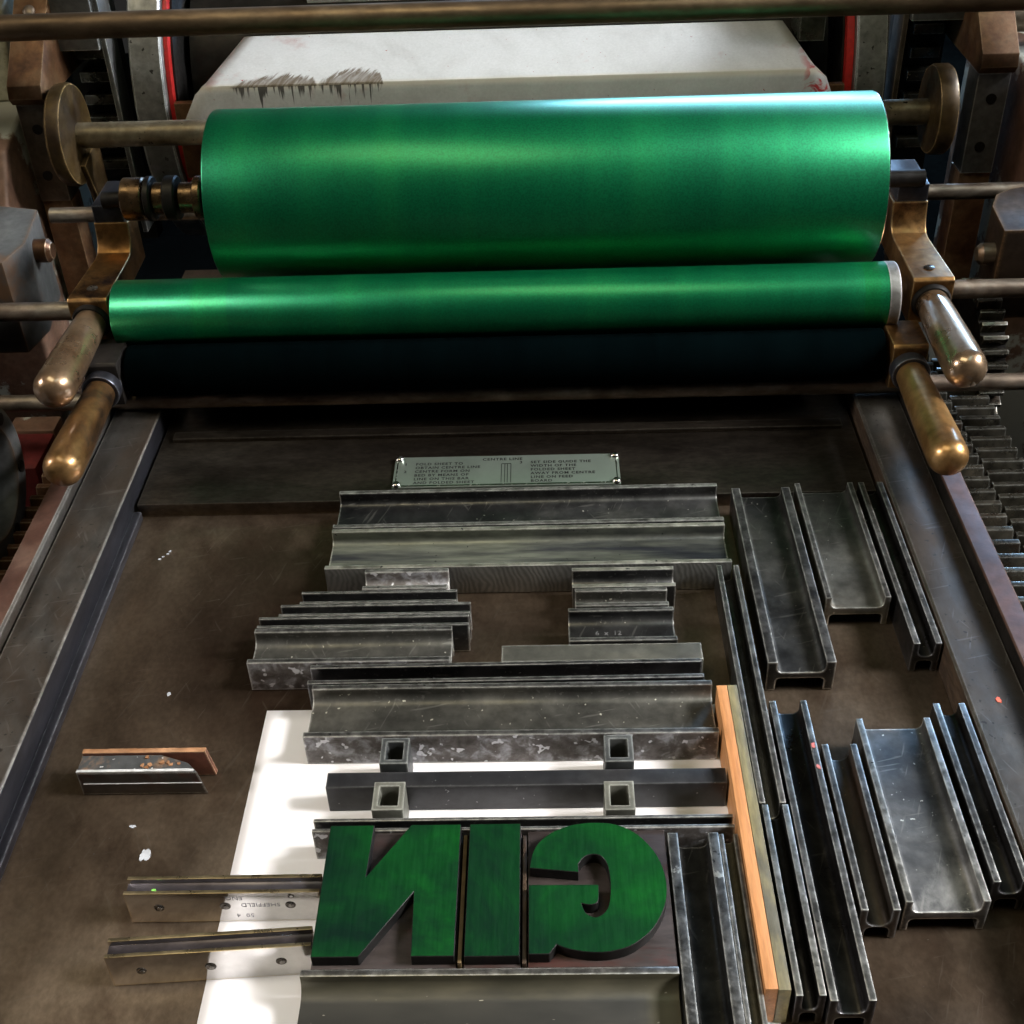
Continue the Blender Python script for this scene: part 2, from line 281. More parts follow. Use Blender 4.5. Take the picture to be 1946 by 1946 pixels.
def green_ink(name, banded):
    k = N(name); tc = k.n('ShaderNodeTexCoord')
    sep = k.n('ShaderNodeSeparateXYZ'); k.l(tc.outputs['Object'], sep.inputs[0])
    st = k.n('ShaderNodeVectorMath', operation='MULTIPLY'); st.inputs[1].default_value = (1, 0.03, 0.03)
    k.l(tc.outputs['Object'], st.inputs[0])
    n1 = k.noise(st.outputs[0], 26, 4, 0.6)
    col = k.ramp(n1, [(0.34, (0.001, 0.200, 0.078)), (0.5, (0.002, 0.235, 0.086)), (0.66, (0.005, 0.262, 0.088))])
    fine = k.noise(tc.outputs['Object'], 900, 2, 0.5)
    col = k.mix(1.0, col, k.ramp(fine, [(0.36, 0.82), (0.64, 1.16)]), 'MULTIPLY')
    rough = k.ramp(n1, [(0.34, 0.36), (0.66, 0.43)])
    if banded:
        x = k.math('MULTIPLY', k.math('ADD', sep.outputs['X'], 0.2375), 1.0 / 0.470)
        bd = k.ramp(x, [(0.0, (1.15, 1.1, 1.1)), (0.105, (0.75, 1.12, 0.95)), (0.152, (1, 1, 1)), (0.965, (0.55, 1.0, 0.75)), (0.985, (0.8, 1, 0.9))], 'CONSTANT')
        col = k.mix(1.0, col, bd, 'MULTIPLY')
    k.l(col, k.b.inputs['Base Color']); k.l(rough, k.b.inputs['Roughness'])
    k.b.inputs['Metallic'].default_value = 0.78
    k.b.inputs['Coat Weight'].default_value = 0.5; k.b.inputs['Coat Roughness'].default_value = 0.30
    k.b.inputs['Coat IOR'].default_value = 1.45
    k.bump(fine, 0.05, 0.0002)
    return k.m
M_INKGREEN = green_ink('green_ink_film', False)
M_INKBAND = green_ink('green_ink_film_banded', True)
M_INKSHADED = surface('shaded_inked_rubber', [(0.3, (0.0005, 0.0015, 0.0018)), (0.7, (0.0008, 0.0024, 0.0027))], 0.0, (0.5, 0.55), 20, (1, .05, .05), bump=0, spec=0.0)  # inked rubber, with the slim roller's shade put into its colour
def type_green():
    k = N('inked_type_face'); v = k.coords()
    a = k.ramp(k.noise(v, 22, 8, 0.66, 0.3), [(0.30, (0.0015, 0.016, 0.006)), (0.5, (0.002, 0.036, 0.007)), (0.72, (0.003, 0.068, 0.008))])
    st = k.n('ShaderNodeVectorMath', operation='MULTIPLY'); st.inputs[1].default_value = (8, 0.6, 1); k.l(v, st.inputs[0])
    g = k.noise(st.outputs[0], 90, 4, 0.6)
    c = k.mix(1.0, a, k.ramp(g, [(0.34, 0.86), (0.66, 1.12)]), 'MULTIPLY')
    c = k.mix(k.ramp(k.noise(v, 9, 7, 0.7, 0.6), [(0.46, 0.0), (0.62, 0.9)]), c, (0.0015, 0.009, 0.006))
    k.l(c, k.b.inputs['Base Color']); k.b.inputs['Metallic'].default_value = 0.0
    k.l(k.ramp(g, [(0.3, 0.42), (0.7, 0.56)]), k.b.inputs['Roughness'])
    k.b.inputs['Specular IOR Level'].default_value = 0.10
    k.bump(g, 0.2)
    return k.m
M_TYPEGREEN = type_green()
def paper_mat():
    k = N('white_paper'); v = k.coords()
    c = k.ramp(k.noise(v, 12, 4), [(0.3, (0.83, 0.80, 0.805)), (0.7, (0.88, 0.86, 0.865))])
    k.l(c, k.b.inputs['Base Color']); k.b.inputs['Roughness'].default_value = 0.6
    k.bump(k.noise(v, 400, 3), 0.05)
    return k.m
M_PAPER = paper_mat()
def tympan_mat():
    """pale sheet: grime, rubbed crease, brushed oil stain over and under the crease (uv: u along, v from crease)"""
    k = N('grimy_pale_sheet'); v = k.coords()
    c = k.ramp(k.noise(v, 14, 8, 0.65, 0.5), [(0.28, (0.48, 0.475, 0.47)), (0.5, (0.60, 0.60, 0.60)), (0.75, (0.68, 0.68, 0.69))])
    c = k.mix(1.0, c, k.ramp(k.noise(v, 500, 2), [(0.3, 0.93), (0.7, 1.04)]), 'MULTIPLY')
    pk = k.ramp(k.noise(v, 22, 5), [(0.63, 0.0), (0.72, 0.5)])
    c = k.mix(pk, c, (0.42, 0.20, 0.19))
    c = k.mix(k.ramp(k.noise(v, 300, 2), [(0.745, 0.0), (0.76, 1.0)]), c, (0.28, 0.02, 0.02))
    uv = k.n('ShaderNodeUVMap'); uv.uv_map = 'UVMap'
    sp = k.n('ShaderNodeSeparateXYZ'); k.l(uv.outputs[0], sp.inputs[0])
    u, vv = sp.outputs['X'], sp.outputs['Y']
    # rubbed crease
    ab = k.math('ABSOLUTE', vv)
    c = k.mix(k.math('MULTIPLY', k.ramp(ab, [(0.0, 1.0), (0.004, 0.0)]), 0.55), c, (0.52, 0.43, 0.28))
    # stain above: two tufts
    def stain(vs, su, sv, dist):
        m = k.n('ShaderNodeVectorMath', operation='MULTIPLY'); m.inputs[1].default_value = (su, sv, 1)
        cb = k.n('ShaderNodeCombineXYZ'); k.l(k.math('SUBTRACT', u, k.math('MULTIPLY', vv, dist)), cb.inputs[0]); k.l(vv, cb.inputs[1])
        k.l(cb.outputs[0], m.inputs[0]); return k.noise(m.outputs[0], 1.0, 5, 0.6, 0.8)
    env = k.ramp(k.math('MULTIPLY', k.math('ADD', u, 0.242), 1 / 0.122),
                 [(0.02, 0.0), (0.10, 0.35), (0.35, 0.75), (0.55, 0.5), (0.585, 0.03), (0.61, 0.35), (0.80, 1.0), (0.97, 0.75), (1.0, 0.0)])
    rag = stain(None, 300, 60, 0.6)
    up = k.math('SUBTRACT', k.math('MULTIPLY', env, k.math('ADD', k.math('MULTIPLY', rag, 0.030), 0.004)), vv)
    upm = k.math('MULTIPLY', k.ramp(up, [(0.0, 0.0), (0.0022, 1.0)]), k.math('GREATER_THAN', vv, -0.0004))
    upm = k.math('MULTIPLY', upm, k.ramp(rag, [(0.35, 0.55), (0.6, 0.92)]))
    c = k.mix(upm, c, (0.10, 0.068, 0.036))
    drip = stain(None, 170, 9, 0.0)
    dn = k.math('ADD', k.math('MULTIPLY', env, k.math('MULTIPLY', k.ramp(drip, [(0.46, 0.0), (0.68, 1.0)]), 0.038)), vv)
    dnm = k.math('MULTIPLY', k.ramp(dn, [(0.0006, 0.0), (0.0026, 1.0)]), k.math('LESS_THAN', vv, 0.0))
    c = k.mix(k.math('MULTIPLY', dnm, 0.88), c, (0.025, 0.021, 0.018))
    # red smear at the far right lower corner
    rs = k.math('MULTIPLY', k.ramp(k.math('SUBTRACT', u, 0.196), [(0.0, 0.0), (0.010, 1.0)]),
                k.ramp(k.noise(v, 70, 4, 0.6, 1.0), [(0.47, 0.0), (0.54, 1.0)]))
    c = k.mix(rs, c, (0.45, 0.04, 0.045))
    k.l(c, k.b.inputs['Base Color']); k.b.inputs['Roughness'].default_value = 0.5
    k.b.inputs['Specular IOR Level'].default_value = 0.4
    return k.m
M_TYMPAN = tympan_mat()

# ------------------------------------------------------------------ geometry helpers (layout units, world placed)
def finish(bm, bevel=0.0, seg=2, ang=28):
    bm.normal_update()
    bmesh.ops.recalc_face_normals(bm, faces=bm.faces)
    if bevel:
        es = [e for e in bm.edges if len(e.link_faces) == 2 and e.calc_face_angle(0) > math.radians(ang)]
        bmesh.ops.bevel(bm, geom=es, offset=bevel, segments=seg, affect='EDGES', profile=0.6, clamp_overlap=True)
def obj(name, bm, mats, parent=None, bevel=0.0, seg=2, origin=None, smooth=True, ang=28, sharp=38):
    finish(bm, bevel, seg, ang)
    if origin is None and parent is None:
        xs = [v.co.x for v in bm.verts]; ys = [v.co.y for v in bm.verts]; zs = [v.co.z for v in bm.verts]
        origin = ((min(xs) + max(xs)) / 2, (min(ys) + max(ys)) / 2, min(zs))
    base = Vector(parent['_o']) if parent else Vector(origin)
    for v in bm.verts: v.co = (v.co - base) * S
    me = bpy.data.meshes.new(name); bm.to_mesh(me); bm.free()
    for m in (mats if isinstance(mats, (list, tuple)) else [mats]): me.materials.append(m)
    if smooth:
        me.shade_smooth(); me.set_sharp_from_angle(angle=math.radians(sharp))
    o = bpy.data.objects.new(name, me); COL.objects.link(o)
    if parent: o.parent = parent
    else: o.location = base * S
    o['_o'] = tuple(base)
    return o
def tag(o, label, cat, group=None):
    o['label'] = label; o['category'] = cat
    if group: o['group'] = group
    return o
def thing(name, origin, label, cat, group=None):
    o = bpy.data.objects.new(name, None); COL.objects.link(o)
    o.empty_display_size = 0.02
    o.location = Vector(origin) * S; o['_o'] = tuple(origin)
    return tag(o, label, cat, group)
def struct(o):
    o['kind'] = 'structure'; return o
def box(bm, x0, x1, y0, y1, z0, z1):
    vs = [bm.verts.new(p) for p in ((x0, y0, z0), (x1, y0, z0), (x1, y1, z0), (x0, y1, z0), (x0, y0, z1), (x1, y0, z1), (x1, y1, z1), (x0, y1, z1))]
    for f in ((0, 3, 2, 1), (4, 5, 6, 7), (0, 1, 5, 4), (1, 2, 6, 5), (2, 3, 7, 6), (3, 0, 4, 7)):
        bm.faces.new([vs[i] for i in f])
def B(x0, x1, y0, y1, z0, z1):
    bm = bmesh.new(); box(bm, x0, x1, y0, y1, z0, z1); return bm
def prism(bm, pts, a0, a1, axis):
    """extrude a 2-D outline along an axis: pts are the other two coordinates in order"""
    def P(p, a):
        return {'x': (a, p[0], p[1]), 'y': (p[0], a, p[1]), 'z': (p[0], p[1], a)}[axis]
    A = [bm.verts.new(P(p, a0)) for p in pts]; Bv = [bm.verts.new(P(p, a1)) for p in pts]
    f0 = bm.faces.new(A); f1 = bm.faces.new(Bv[::-1]); n = len(pts)
    for i in range(n):
        bm.faces.new([A[i], Bv[i], Bv[(i + 1) % n], A[(i + 1) % n]])
    return f0, f1
def lathe(bm, prof, c, axis, seg=48, cap=True):
    """prof: list of (a, r) along the axis; c: the two other coordinates of the axis"""
    rings = []
    for a, r in prof:
        ring = []
        for i in range(seg):
            t = 2 * math.pi * i / seg; p, q = c[0] + r * math.cos(t), c[1] + r * math.sin(t)
            ring.append(bm.verts.new({'x': (a, p, q), 'y': (p, a, q), 'z': (p, q, a)}[axis]))
        rings.append(ring)
    for A, Bv in zip(rings, rings[1:]):
        for i in range(seg):
            bm.faces.new([A[i], A[(i + 1) % seg], Bv[(i + 1) % seg], Bv[i]])
    if cap: bm.faces.new(rings[0][::-1]); bm.faces.new(rings[-1])
def L(prof, c, axis, seg=48, cap=True):
    bm = bmesh.new(); lathe(bm, prof, c, axis, seg, cap); return bm
def jitter(bm, amt):
    for v in bm.verts: v.co += Vector((rnd.uniform(-amt, amt), rnd.uniform(-amt, amt), rnd.uniform(-amt, amt)))

# ================================================================== SETTING
fl = bmesh.new(); box(fl, -3.5, 3.5, -2.5, 5.5, -0.72, -0.70)
struct(obj('floor', fl, M_FLOOR))
BX0, BX1 = -0.538, 0.420
bed = struct(obj('press_bed', B(BX0 - 0.09, BX1 + 0.075, -0.2, 2.02, -0.10, 0.0), M_BED, origin=(-0.06, 0.9, -0.10)))
# raised bar across the head of the bed
obj('head_bar', B(BX0 + 0.004, BX1 - 0.004, 1.311, 1.640, 0.0005, 0.0200), M_HEAD, bed, bevel=0.0012)
obj('rear_light_blocker', B(BX0 + 0.002, BX1 - 0.002, 1.608, 1.632, 0.0005, 0.150), M_GREASE, bed, bevel=0.002)  # added dark plate that keeps rear light off the head bar
obj('back_strip', B(BX0 + 0.02, BX1 - 0.02, 1.452, 1.470, 0.0205, 0.0265), M_HEAD, bed, bevel=0.001)
# left bearer: small ledge, tall inner face, flat top, groove, outer lip
obj('ledge', B(BX0 - 0.001, BX0 + 0.010, -0.2, 1.306, 0.0005, 0.0130), M_RAIL_DARK, bed, bevel=0.002)
bm = bmesh.new()
prism(bm, [(BX0 - 0.0012, 0.0006), (BX0 - 0.0012, 0.0455), (BX0 - 0.003, 0.0470), (-0.603, 0.0470), (-0.6045, 0.042), (-0.607, 0.042), (-0.6075, 0.0006)], -0.2, 1.66, 'y')
lb = obj('bearer', bm, [M_RAIL, M_RAIL_DARK], bed, bevel=0.0006)
for p in lb.data.polygons:
    if p.normal.x > 0.9: p.material_index = 1
bm = bmesh.new()
prism(bm, [(-0.6078, -0.0995), (-0.6078, 0.056), (-0.611, 0.0595), (-0.638, 0.0560), (-0.641, -0.0995)], -0.2, 1.66, 'y')
lo = obj('outer_rail', bm, [M_BROWN, M_RAIL], bed, bevel=0.0008)
for p in lo.data.polygons:
    if p.normal.x > 0.6: p.material_index = 1
# right bearer
bm = bmesh.new()
prism(bm, [(BX1 + 0.0012, 0.0006), (BX1 + 0.0012, 0.0430), (BX1 + 0.004, 0.0455), (0.480, 0.0455), (0.480, 0.0006)], -0.2, 1.66, 'y')
rb = obj('bearer', bm, [M_RAIL, M_OILWOOD], bed, bevel=0.0006)
for p in rb.data.polygons:
    if p.normal.x < -0.9: p.material_index = 1
bm = bmesh.new()
prism(bm, [(0.4815, -0.0995), (0.4815, 0.064), (0.483, 0.066), (0.506, 0.066), (0.508, 0.064), (0.508, -0.0995)], -0.2, 1.66, 'y')
ro = obj('outer_rail', bm, [M_BROWN, M_GREASE], bed, bevel=0.0006)
for p in ro.data.polygons:
    if p.normal.x < -0.9: p.material_index = 1

# instruction plate on the head bar
def text_bm(body, size, spacing=1.0, bold=0.0):
    cu = bpy.data.curves.new('tmp_text', 'FONT'); cu.body = body; cu.size = size
    cu.space_character = spacing; cu.resolution_u = 2; cu.offset = size * bold
    to = bpy.data.objects.new('tmp_text', cu); COL.objects.link(to)
    dg = bpy.context.evaluated_depsgraph_get()
    me = bpy.data.meshes.new_from_object(to.evaluated_get(dg))
    bm = bmesh.new(); bm.from_mesh(me)
    bpy.data.objects.remove(to, do_unlink=True); bpy.data.meshes.remove(me); bpy.data.curves.remove(cu)
    return bm
PX0, PX1, PY0, PY1, PZ = -0.2045, 0.0930, 1.3325, 1.4010, 0.0235
plate = obj('instruction_plate', B(PX0, PX1, PY0, PY1, 0.0201, PZ), M_PLATENAME, bed, bevel=0.0009)
plate['label'] = 'engraved metal plate of centring instructions on the head bar'
for sx in (PX0 + 0.0055, PX1 - 0.0055):
    for sy in (PY0 + 0.0055, PY1 - 0.0055):
        obj('screw', L([(PZ - 0.001, 0.0058), (PZ + 0.0012, 0.0058), (PZ + 0.003, 0.0050), (PZ + 0.0042, 0.0030), (PZ + 0.0046, 0.0006)], (sx, sy), 'z', 20), M_SCREW, plate)
tb = bmesh.new()
def put_text(body, x, y, size):
    t = text_bm(body, size, 1.16, 0.028)
    me = bpy.data.meshes.new('t')
    for v in t.verts: v.co = Vector((x + v.co.x, y + v.co.y, PZ + 0.0003))
    t.to_mesh(me); t.free(); tb.from_mesh(me); bpy.data.meshes.remove(me)
put_text('CENTRE LINE', -0.088, 1.3895, 0.0078)
for i, s in enumerate(('FOLD SHEET TO', 'OBTAIN CENTRE LINE', 'CENTRE FORM ON', 'BED BY MEANS OF', 'LINE ON THIS BAR', 'AND FOLDED SHEET')):
    put_text(s, -0.1765 - 0.0002 * i, 1.3815 - 0.0084 * i, 0.0076)
put_text('1', -0.1915, 1.3815, 0.0076); put_text('2', -0.1915, 1.3647, 0.0076)
for i, s in enumerate(('SET SIDE GUIDE THE', 'WIDTH OF THE', 'FOLDED SHEET', 'AWAY FROM CENTRE', 'LINE ON FEED', 'BOARD')):
    put_text(s, -0.0240, 1.3815 - 0.0084 * i, 0.0076)
put_text('3', -0.0385, 1.3815, 0.0076)
obj('lettering', tb, M_INK, plate, smooth=False)
gl = bmesh.new()
for gx in (-0.0625, -0.0580, -0.0545, -0.0500):
    box(gl, gx - 0.0004, gx + 0.0004, 1.3395, 1.3815, PZ + 0.0001, PZ + 0.0004)
box(gl, -0.0625, -0.0500, 1.3812, 1.3820, PZ + 0.0001, PZ + 0.0004)
obj('rule_lines', gl, M_INK, plate, smooth=False)
fr = bmesh.new()
box(fr, PX0 + 0.012, PX1 - 0.012, PY0 + 0.0015, PY0 + 0.0036, PZ - 0.0006, PZ + 0.0010)
box(fr, PX0 + 0.0035, PX0 + 0.0045, PY0 + 0.012, PY1 - 0.012, PZ - 0.0006, PZ + 0.0004)
box(fr, PX1 - 0.0045, PX1 - 0.0035, PY0 + 0.012, PY1 - 0.012, PZ - 0.0006, PZ + 0.0004)
obj('raised_border', fr, M_SCREW, plate)

# ================================================================== SIDE MACHINERY
def rack(x0, x1, y0, y1, zt, pitch, mat, label):
    t = thing('gear_rack', ((x0 + x1) / 2, (y0 + y1) / 2, zt - 0.06), label, 'gear rack', 'gear racks beside the bed')
    obj('rack_bar', B(x0 + 0.002, x1 - 0.002, y0, y1, zt - 0.06, zt - 0.018), M_GREASE, t, bevel=0.001)
    me = None; i = 0; y = y0 + pitch * 0.5
    while y < y1 - pitch * 0.4:
        if me is None:
            bm = bmesh.new(); h = pitch
            prism(bm, [(-0.40 * h, -0.0175), (-0.20 * h, -0.004), (-0.155 * h, 0), (0.155 * h, 0), (0.20 * h, -0.004), (0.40 * h, -0.0175)], x0, x1, 'x')
            for v in bm.verts: v.co.y += y; v.co.z += zt
            o = obj('tooth', bm, mat, t, bevel=0.0009); me = o.data; yy = y
        else:
            c = o.copy(); COL.objects.link(c); c.parent = t; c.location = (rnd.uniform(-.0003, .0003), (y - yy) * S, rnd.uniform(-.0002, .0002))
        y += pitch
    return t
rack(-0.716, -0.664, 1.12, 1.60, -0.030, 0.0268, M_GEAR_RUST, 'rust-brown toothed rack left of the bed below the left handles')
rack(0.530, 0.576, 0.95, 1.70, 0.000, 0.0265, M_GEAR, 'inner greasy toothed rack right of the brown outer rail')
rack(0.584, 0.640, 0.98, 1.70, -0.012, 0.0265, M_GEAR, 'outer dark toothed rack at the right edge of the picture')

def gear(name, x0, x1, cy, cz, r, n, mat, label):
    t = thing(name, ((x0 + x1) / 2, cy, cz - r), label, 'gear')
    obj('hub', L([(x0 - 0.01, r * 0.3), (x1 + 0.01, r * 0.3)], (cy, cz), 'x', 24), M_GREASE, t, bevel=0.001)
    obj('gear_body', L([(x0, r * 0.88), (x1, r * 0.88)], (cy, cz), 'x', 60), M_GREASE, t)
    first = None
    for i in range(n):
        a = 2 * math.pi * i / n
        if first is None:
            bm = bmesh.new(); p = 2 * math.pi * r / n
            prism(bm, [(0.86 * r, -0.36 * p), (0.97 * r, -0.18 * p), (r, -0.13 * p), (r, 0.13 * p), (0.97 * r, 0.18 * p), (0.86 * r, 0.36 * p)], x0 - (x0 + x1) / 2, x1 - (x0 + x1) / 2, 'x')
            for v in bm.verts: v.co += Vector(t['_o'])
            o = obj('tooth', bm, mat, t, bevel=0.0008); o.location = (0, 0, r * S); first = o
        else:
            c = first.copy(); COL.objects.link(c); c.parent = t; c.rotation_euler = (a, 0, 0); c.location = (0, 0, r * S)
    return t
gear('spur_gear', 0.628, 0.664, 1.70, -0.015, 0.115, 34, M_GEAR, 'dark spur gear standing behind the right upper handle')
gear('pinion_gear', 0.565, 0.602, 1.90, 0.050, 0.062, 22, M_GEAR, 'small oily pinion behind the right bracket arm')

# hand wheel at the left edge
t = thing('hand_wheel', (-0.735, 1.315, -0.05), 'grey painted wheel rim with a bolt hole at the left edge', 'wheel')
wm = [(-0.78, 0.100), (-0.775, 0.106), (-0.722, 0.108), (-0.714, 0.104), (-0.711, 0.096), (-0.713, 0.076), (-0.722, 0.070), (-0.76, 0.068), (-0.76, 0.02), (-0.775, 0.018)]
obj('wheel_disc', L(wm, (1.315, 0.055), 'x', 64), M_WEDGE, t, bevel=0)
for a in range(6):
    an = math.radians(-20 + 60 * a)
    obj('bolt_hole', L([(-0.716, 0.0085), (-0.7105, 0.0085)], (1.315 + 0.087 * math.cos(an), 0.055 + 0.087 * math.sin(an)), 'x', 20), M_GREASE, t)

# frame castings
t = thing('frame_casting', (-0.95, 1.9, -0.4), 'left machine frame with chipped cream and brown paint', 'machine frame', 'side frames of the press')
bm = bmesh.new(); prism(bm, [(1.93, -0.4), (1.93, 0.14), (1.99, 0.235), (2.10, 0.262), (2.32, 0.262), (2.32, -0.4)], -1.20, -0.872, 'x')
obj('casting', bm, M_CHIPPED, t, bevel=0.008, seg=3)
bm = bmesh.new(); prism(bm, [(2.14, 0.262), (2.19, 0.40), (2.40, 0.46), (2.40, 0.262)], -1.2, -0.90, 'x')
obj('upper_casting', bm, M_CREAM, t, bevel=0.010, seg=3)
bm = bmesh.new(); prism(bm, [(-1.05, 1.675), (-0.785, 1.675), (-0.772, 1.74), (-0.790, 1.86), (-1.05, 1.93)], 0.04, 0.19, 'z')
obj('wedge_block', bm, M_WEDGE, t, bevel=0.0025, seg=2)
obj('red_foot', B(-0.80, -0.730, 1.47, 1.560, -0.3, -0.030), surface('old_dark_red_paint', [(0.3, (0.07, 0.006, 0.005)), (0.7, (0.13, 0.012, 0.010))], 0.0, (0.5, 0.6), 12), t, bevel=0.003)
obj('foot_ledge', B(-0.80, -0.730, 1.561, 1.60, -0.3, -0.026), M_CHIPPED, t, bevel=0.003)
obj('bolt', L([(-0.80, 0.018), (-0.758, 0.018), (-0.752, 0.012)], (1.785, 0.155), 'x', 20), M_GEAR_RUST, t)
t = thing('frame_casting', (0.90, 1.9, -0.4), 'right machine frame with rust and chipped pale paint', 'machine frame', 'side frames of the press')
bm = bmesh.new(); prism(bm, [(1.96, -0.4), (1.96, 0.20), (2.01, 0.285), (2.10, 0.300), (2.36, 0.300), (2.36, -0.4)], 0.775, 1.12, 'x')
obj('casting', bm, M_CHIPPED, t, bevel=0.006, seg=3)
bm = bmesh.new(); prism(bm, [(2.26, 0.300), (2.32, 0.40), (2.50, 0.42), (2.50, 0.300)], 0.80, 1.12, 'x')
obj('upper_casting', bm, M_CREAM, t, bevel=0.008, seg=3)
bm = bmesh.new(); prism(bm, [(1.02, 1.675), (0.648, 1.675), (0.655, 1.76), (0.672, 1.80), (0.70, 1.82), (1.02, 1.92)], 0.06, 0.20, 'z')
obj('wedge_block', bm, surface('dark_brown_casting', [(0.3, (0.022, 0.014, 0.010)), (0.6, (0.05, 0.034, 0.024)), (0.8, (0.09, 0.062, 0.042))], 0.2, (0.5, 0.7), 16, edge=(0.24, 0.15, 0.08), edge_r=0.004, spec=0.3), t, bevel=0.0025, seg=2)
obj('bolt', L([(0.66, 0.016), (0.632, 0.016), (0.626, 0.010)], (1.705, 0.150), 'x', 20), M_ROD, t)
obj('stub_rod', L([(0.76, 0.024), (1.1, 0.024)], (2.17, 0.345), 'x', 24), M_ROD, t)

def post(x0, x1, label, mat, capmat, dz):
    t = thing('guide_post', ((x0 + x1) / 2, 2.09, -0.1), label, 'guide post', 'slotted guide posts either side of the cylinder')
    obj('lower_bar', B(x0, x1, 2.06, 2.11, -0.1, 0.117 + dz), M_RUST, t, bevel=0.001)
    obj('gib_plate', B(x0, x1, 2.055, 2.11, 0.119 + dz, 0.286 + dz), mat, t, bevel=0.001)
    bm = bmesh.new(); prism(bm, [(2.11, 0.288 + dz), (2.050, 0.288 + dz), (2.040, 0.300 + dz), (2.046, 0.320 + dz), (2.22, 0.465 + dz), (2.30, 0.465 + dz), (2.30, 0.288 + dz)], x0 - 0.003, x1 + 0.003, 'x')
    obj('cap_block', bm, capmat, t, bevel=0.0015)
    for z in (0.245, 0.165):
        xx = x0 + (x1 - x0) * (0.52 if z > 0.2 else 0.45)
        obj('screw_hole', L([(2.0535, 0.0085), (2.06, 0.0085)], (xx, z + dz), 'y', 20), M_GREASE, t)
    a = math.atan2(0.145, 0.174)
    bm = L([(0, 0.010), (0.004, 0.010), (0.007, 0.006)], (0, 0), 'z', 20)
    for v in bm.verts:
        y, z = v.co.y, v.co.z
        v.co = Vector((v.co.x + (x0 + x1) / 2, 2.15 + y * math.cos(a) - z * math.sin(a), 0.407 + dz + y * math.sin(a) + z * math.cos(a)))
    obj('cap_screw', bm, M_ROD, t)
post(-0.862, -0.812, 'brown guide post with screw holes beside the left brass cam', M_POST, M_RUST, 0.0)
post(0.700, 0.752, 'rust-capped guide post with screw holes beside the right brass cam', M_PLATE, M_RUST, 0.006)

t = thing('cam_shaft', (-0.06, 2.06, 0.15), 'brassy horizontal shaft with a round cam at each end', 'shaft')
obj('shaft', L([(-0.775, 0.0205), (0.660, 0.0205)], (2.06, 0.231), 'x', 40), M_SHAFT, t)
obj('cam', L([(-0.796, 0.078), (-0.793, 0.081), (-0.776, 0.083), (-0.771, 0.080)], (2.05, 0.236), 'x', 64), M_CAM, t)
obj('cam', L([(0.628, 0.068), (0.632, 0.071), (0.652, 0.071), (0.656, 0.068)], (2.05, 0.238), 'x', 64), M_CAM, t)
bm = bmesh.new(); prism(bm, [(2.03, 0.19), (2.12, 0.21), (2.12, 0.12), (2.07, 0.085)], -0.774, -0.762, 'x')
obj('cam_follower', bm, M_CAM, t, bevel=0.004)

# impression cylinder behind
CY, CZ = 2.47, 0.19
t = thing('impression_cylinder', (-0.06, CY, CZ - 0.31), 'grey rimmed impression cylinder with red painted gap behind the rollers', 'cylinder')
obj('cylinder_core', L([(-0.625, 0.20), (0.505, 0.20)], (CY, CZ), 'x', 64), M_GREASE, t)
for x0, x1 in ((-0.704, -0.648), (0.532, 0.585)):
    obj('bearer_ring', L([(x0, 0.300), (x0 + 0.003, 0.303), (x1 - 0.003, 0.303), (x1, 0.300)], (CY, CZ), 'x', 128), M_RING, t)
for x0, x1 in ((-0.647, -0.640), (0.519, 0.531)):
    obj('red_cheek', L([(x0, 0.286), (x1, 0.286)], (CY, CZ), 'x', 96), M_RED, t)
for x0, x1 in ((-0.6395, -0.636), (0.515, 0.5185)):
    obj('shade_disc', L([(x0, 0.268), (x1, 0.268)], (CY, CZ), 'x', 96), M_GREASE, t)  # dark discs added over the red cheeks to stand for the shade inside
obj('cylinder_bar', B(-0.640, 0.519, 2.185, 2.200, 0.10, 0.236), M_RUST, t, bevel=0.002)
bm = bmesh.new()
for i in range(14):
    prism(bm, [(2.22 + 0.0085 * i, 0.365 + 0.005 * i), (2.2255 + 0.0085 * i, 0.3685 + 0.005 * i), (2.226 + 0.0085 * i, 0.30), (2.219 + 0.0085 * i, 0.30)], 0.44, 0.482, 'x')
rk = obj('ratchet_sector', bm, M_GEAR, t); 
# blocks and dark racks beside the rings
for x0, x1, zb, lab in ((-0.835, -0.742, 0.345, 'dark grey square block over the left vertical rack'), (0.612, 0.700, 0.352, 'pale grey square block over the right vertical rack')):
    t = thing('rack_housing', ((x0 + x1) / 2, 2.26, 0.0), lab, 'block', 'blocks above the vertical racks')
    obj('block', B(x0, x1, 2.17, 2.30, zb - 0.01, 0.52), M_PLATE, t, bevel=0.002)
    xs = (x1, x1 + 0.010) if x0 < 0 else (x0 - 0.012, x0 - 0.002)
    obj('slide_plate', B(xs[0] + 0.001, xs[1], 2.18, 2.24, 0.0, 0.50), M_PLATE if x0 < 0 else M_POST, t, bevel=0.001)
    obj('backing', B(x0, x1, 2.262, 2.30, -0.05, zb - 0.012), M_GREASE, t)
    for i in range(6):
        z = 0.10 + 0.040 * i
        obj('rack_tooth', B(x0 + 0.025, x1 - 0.012, 2.235, 2.262, z, z + 0.018), M_GEAR, t, bevel=0.002)

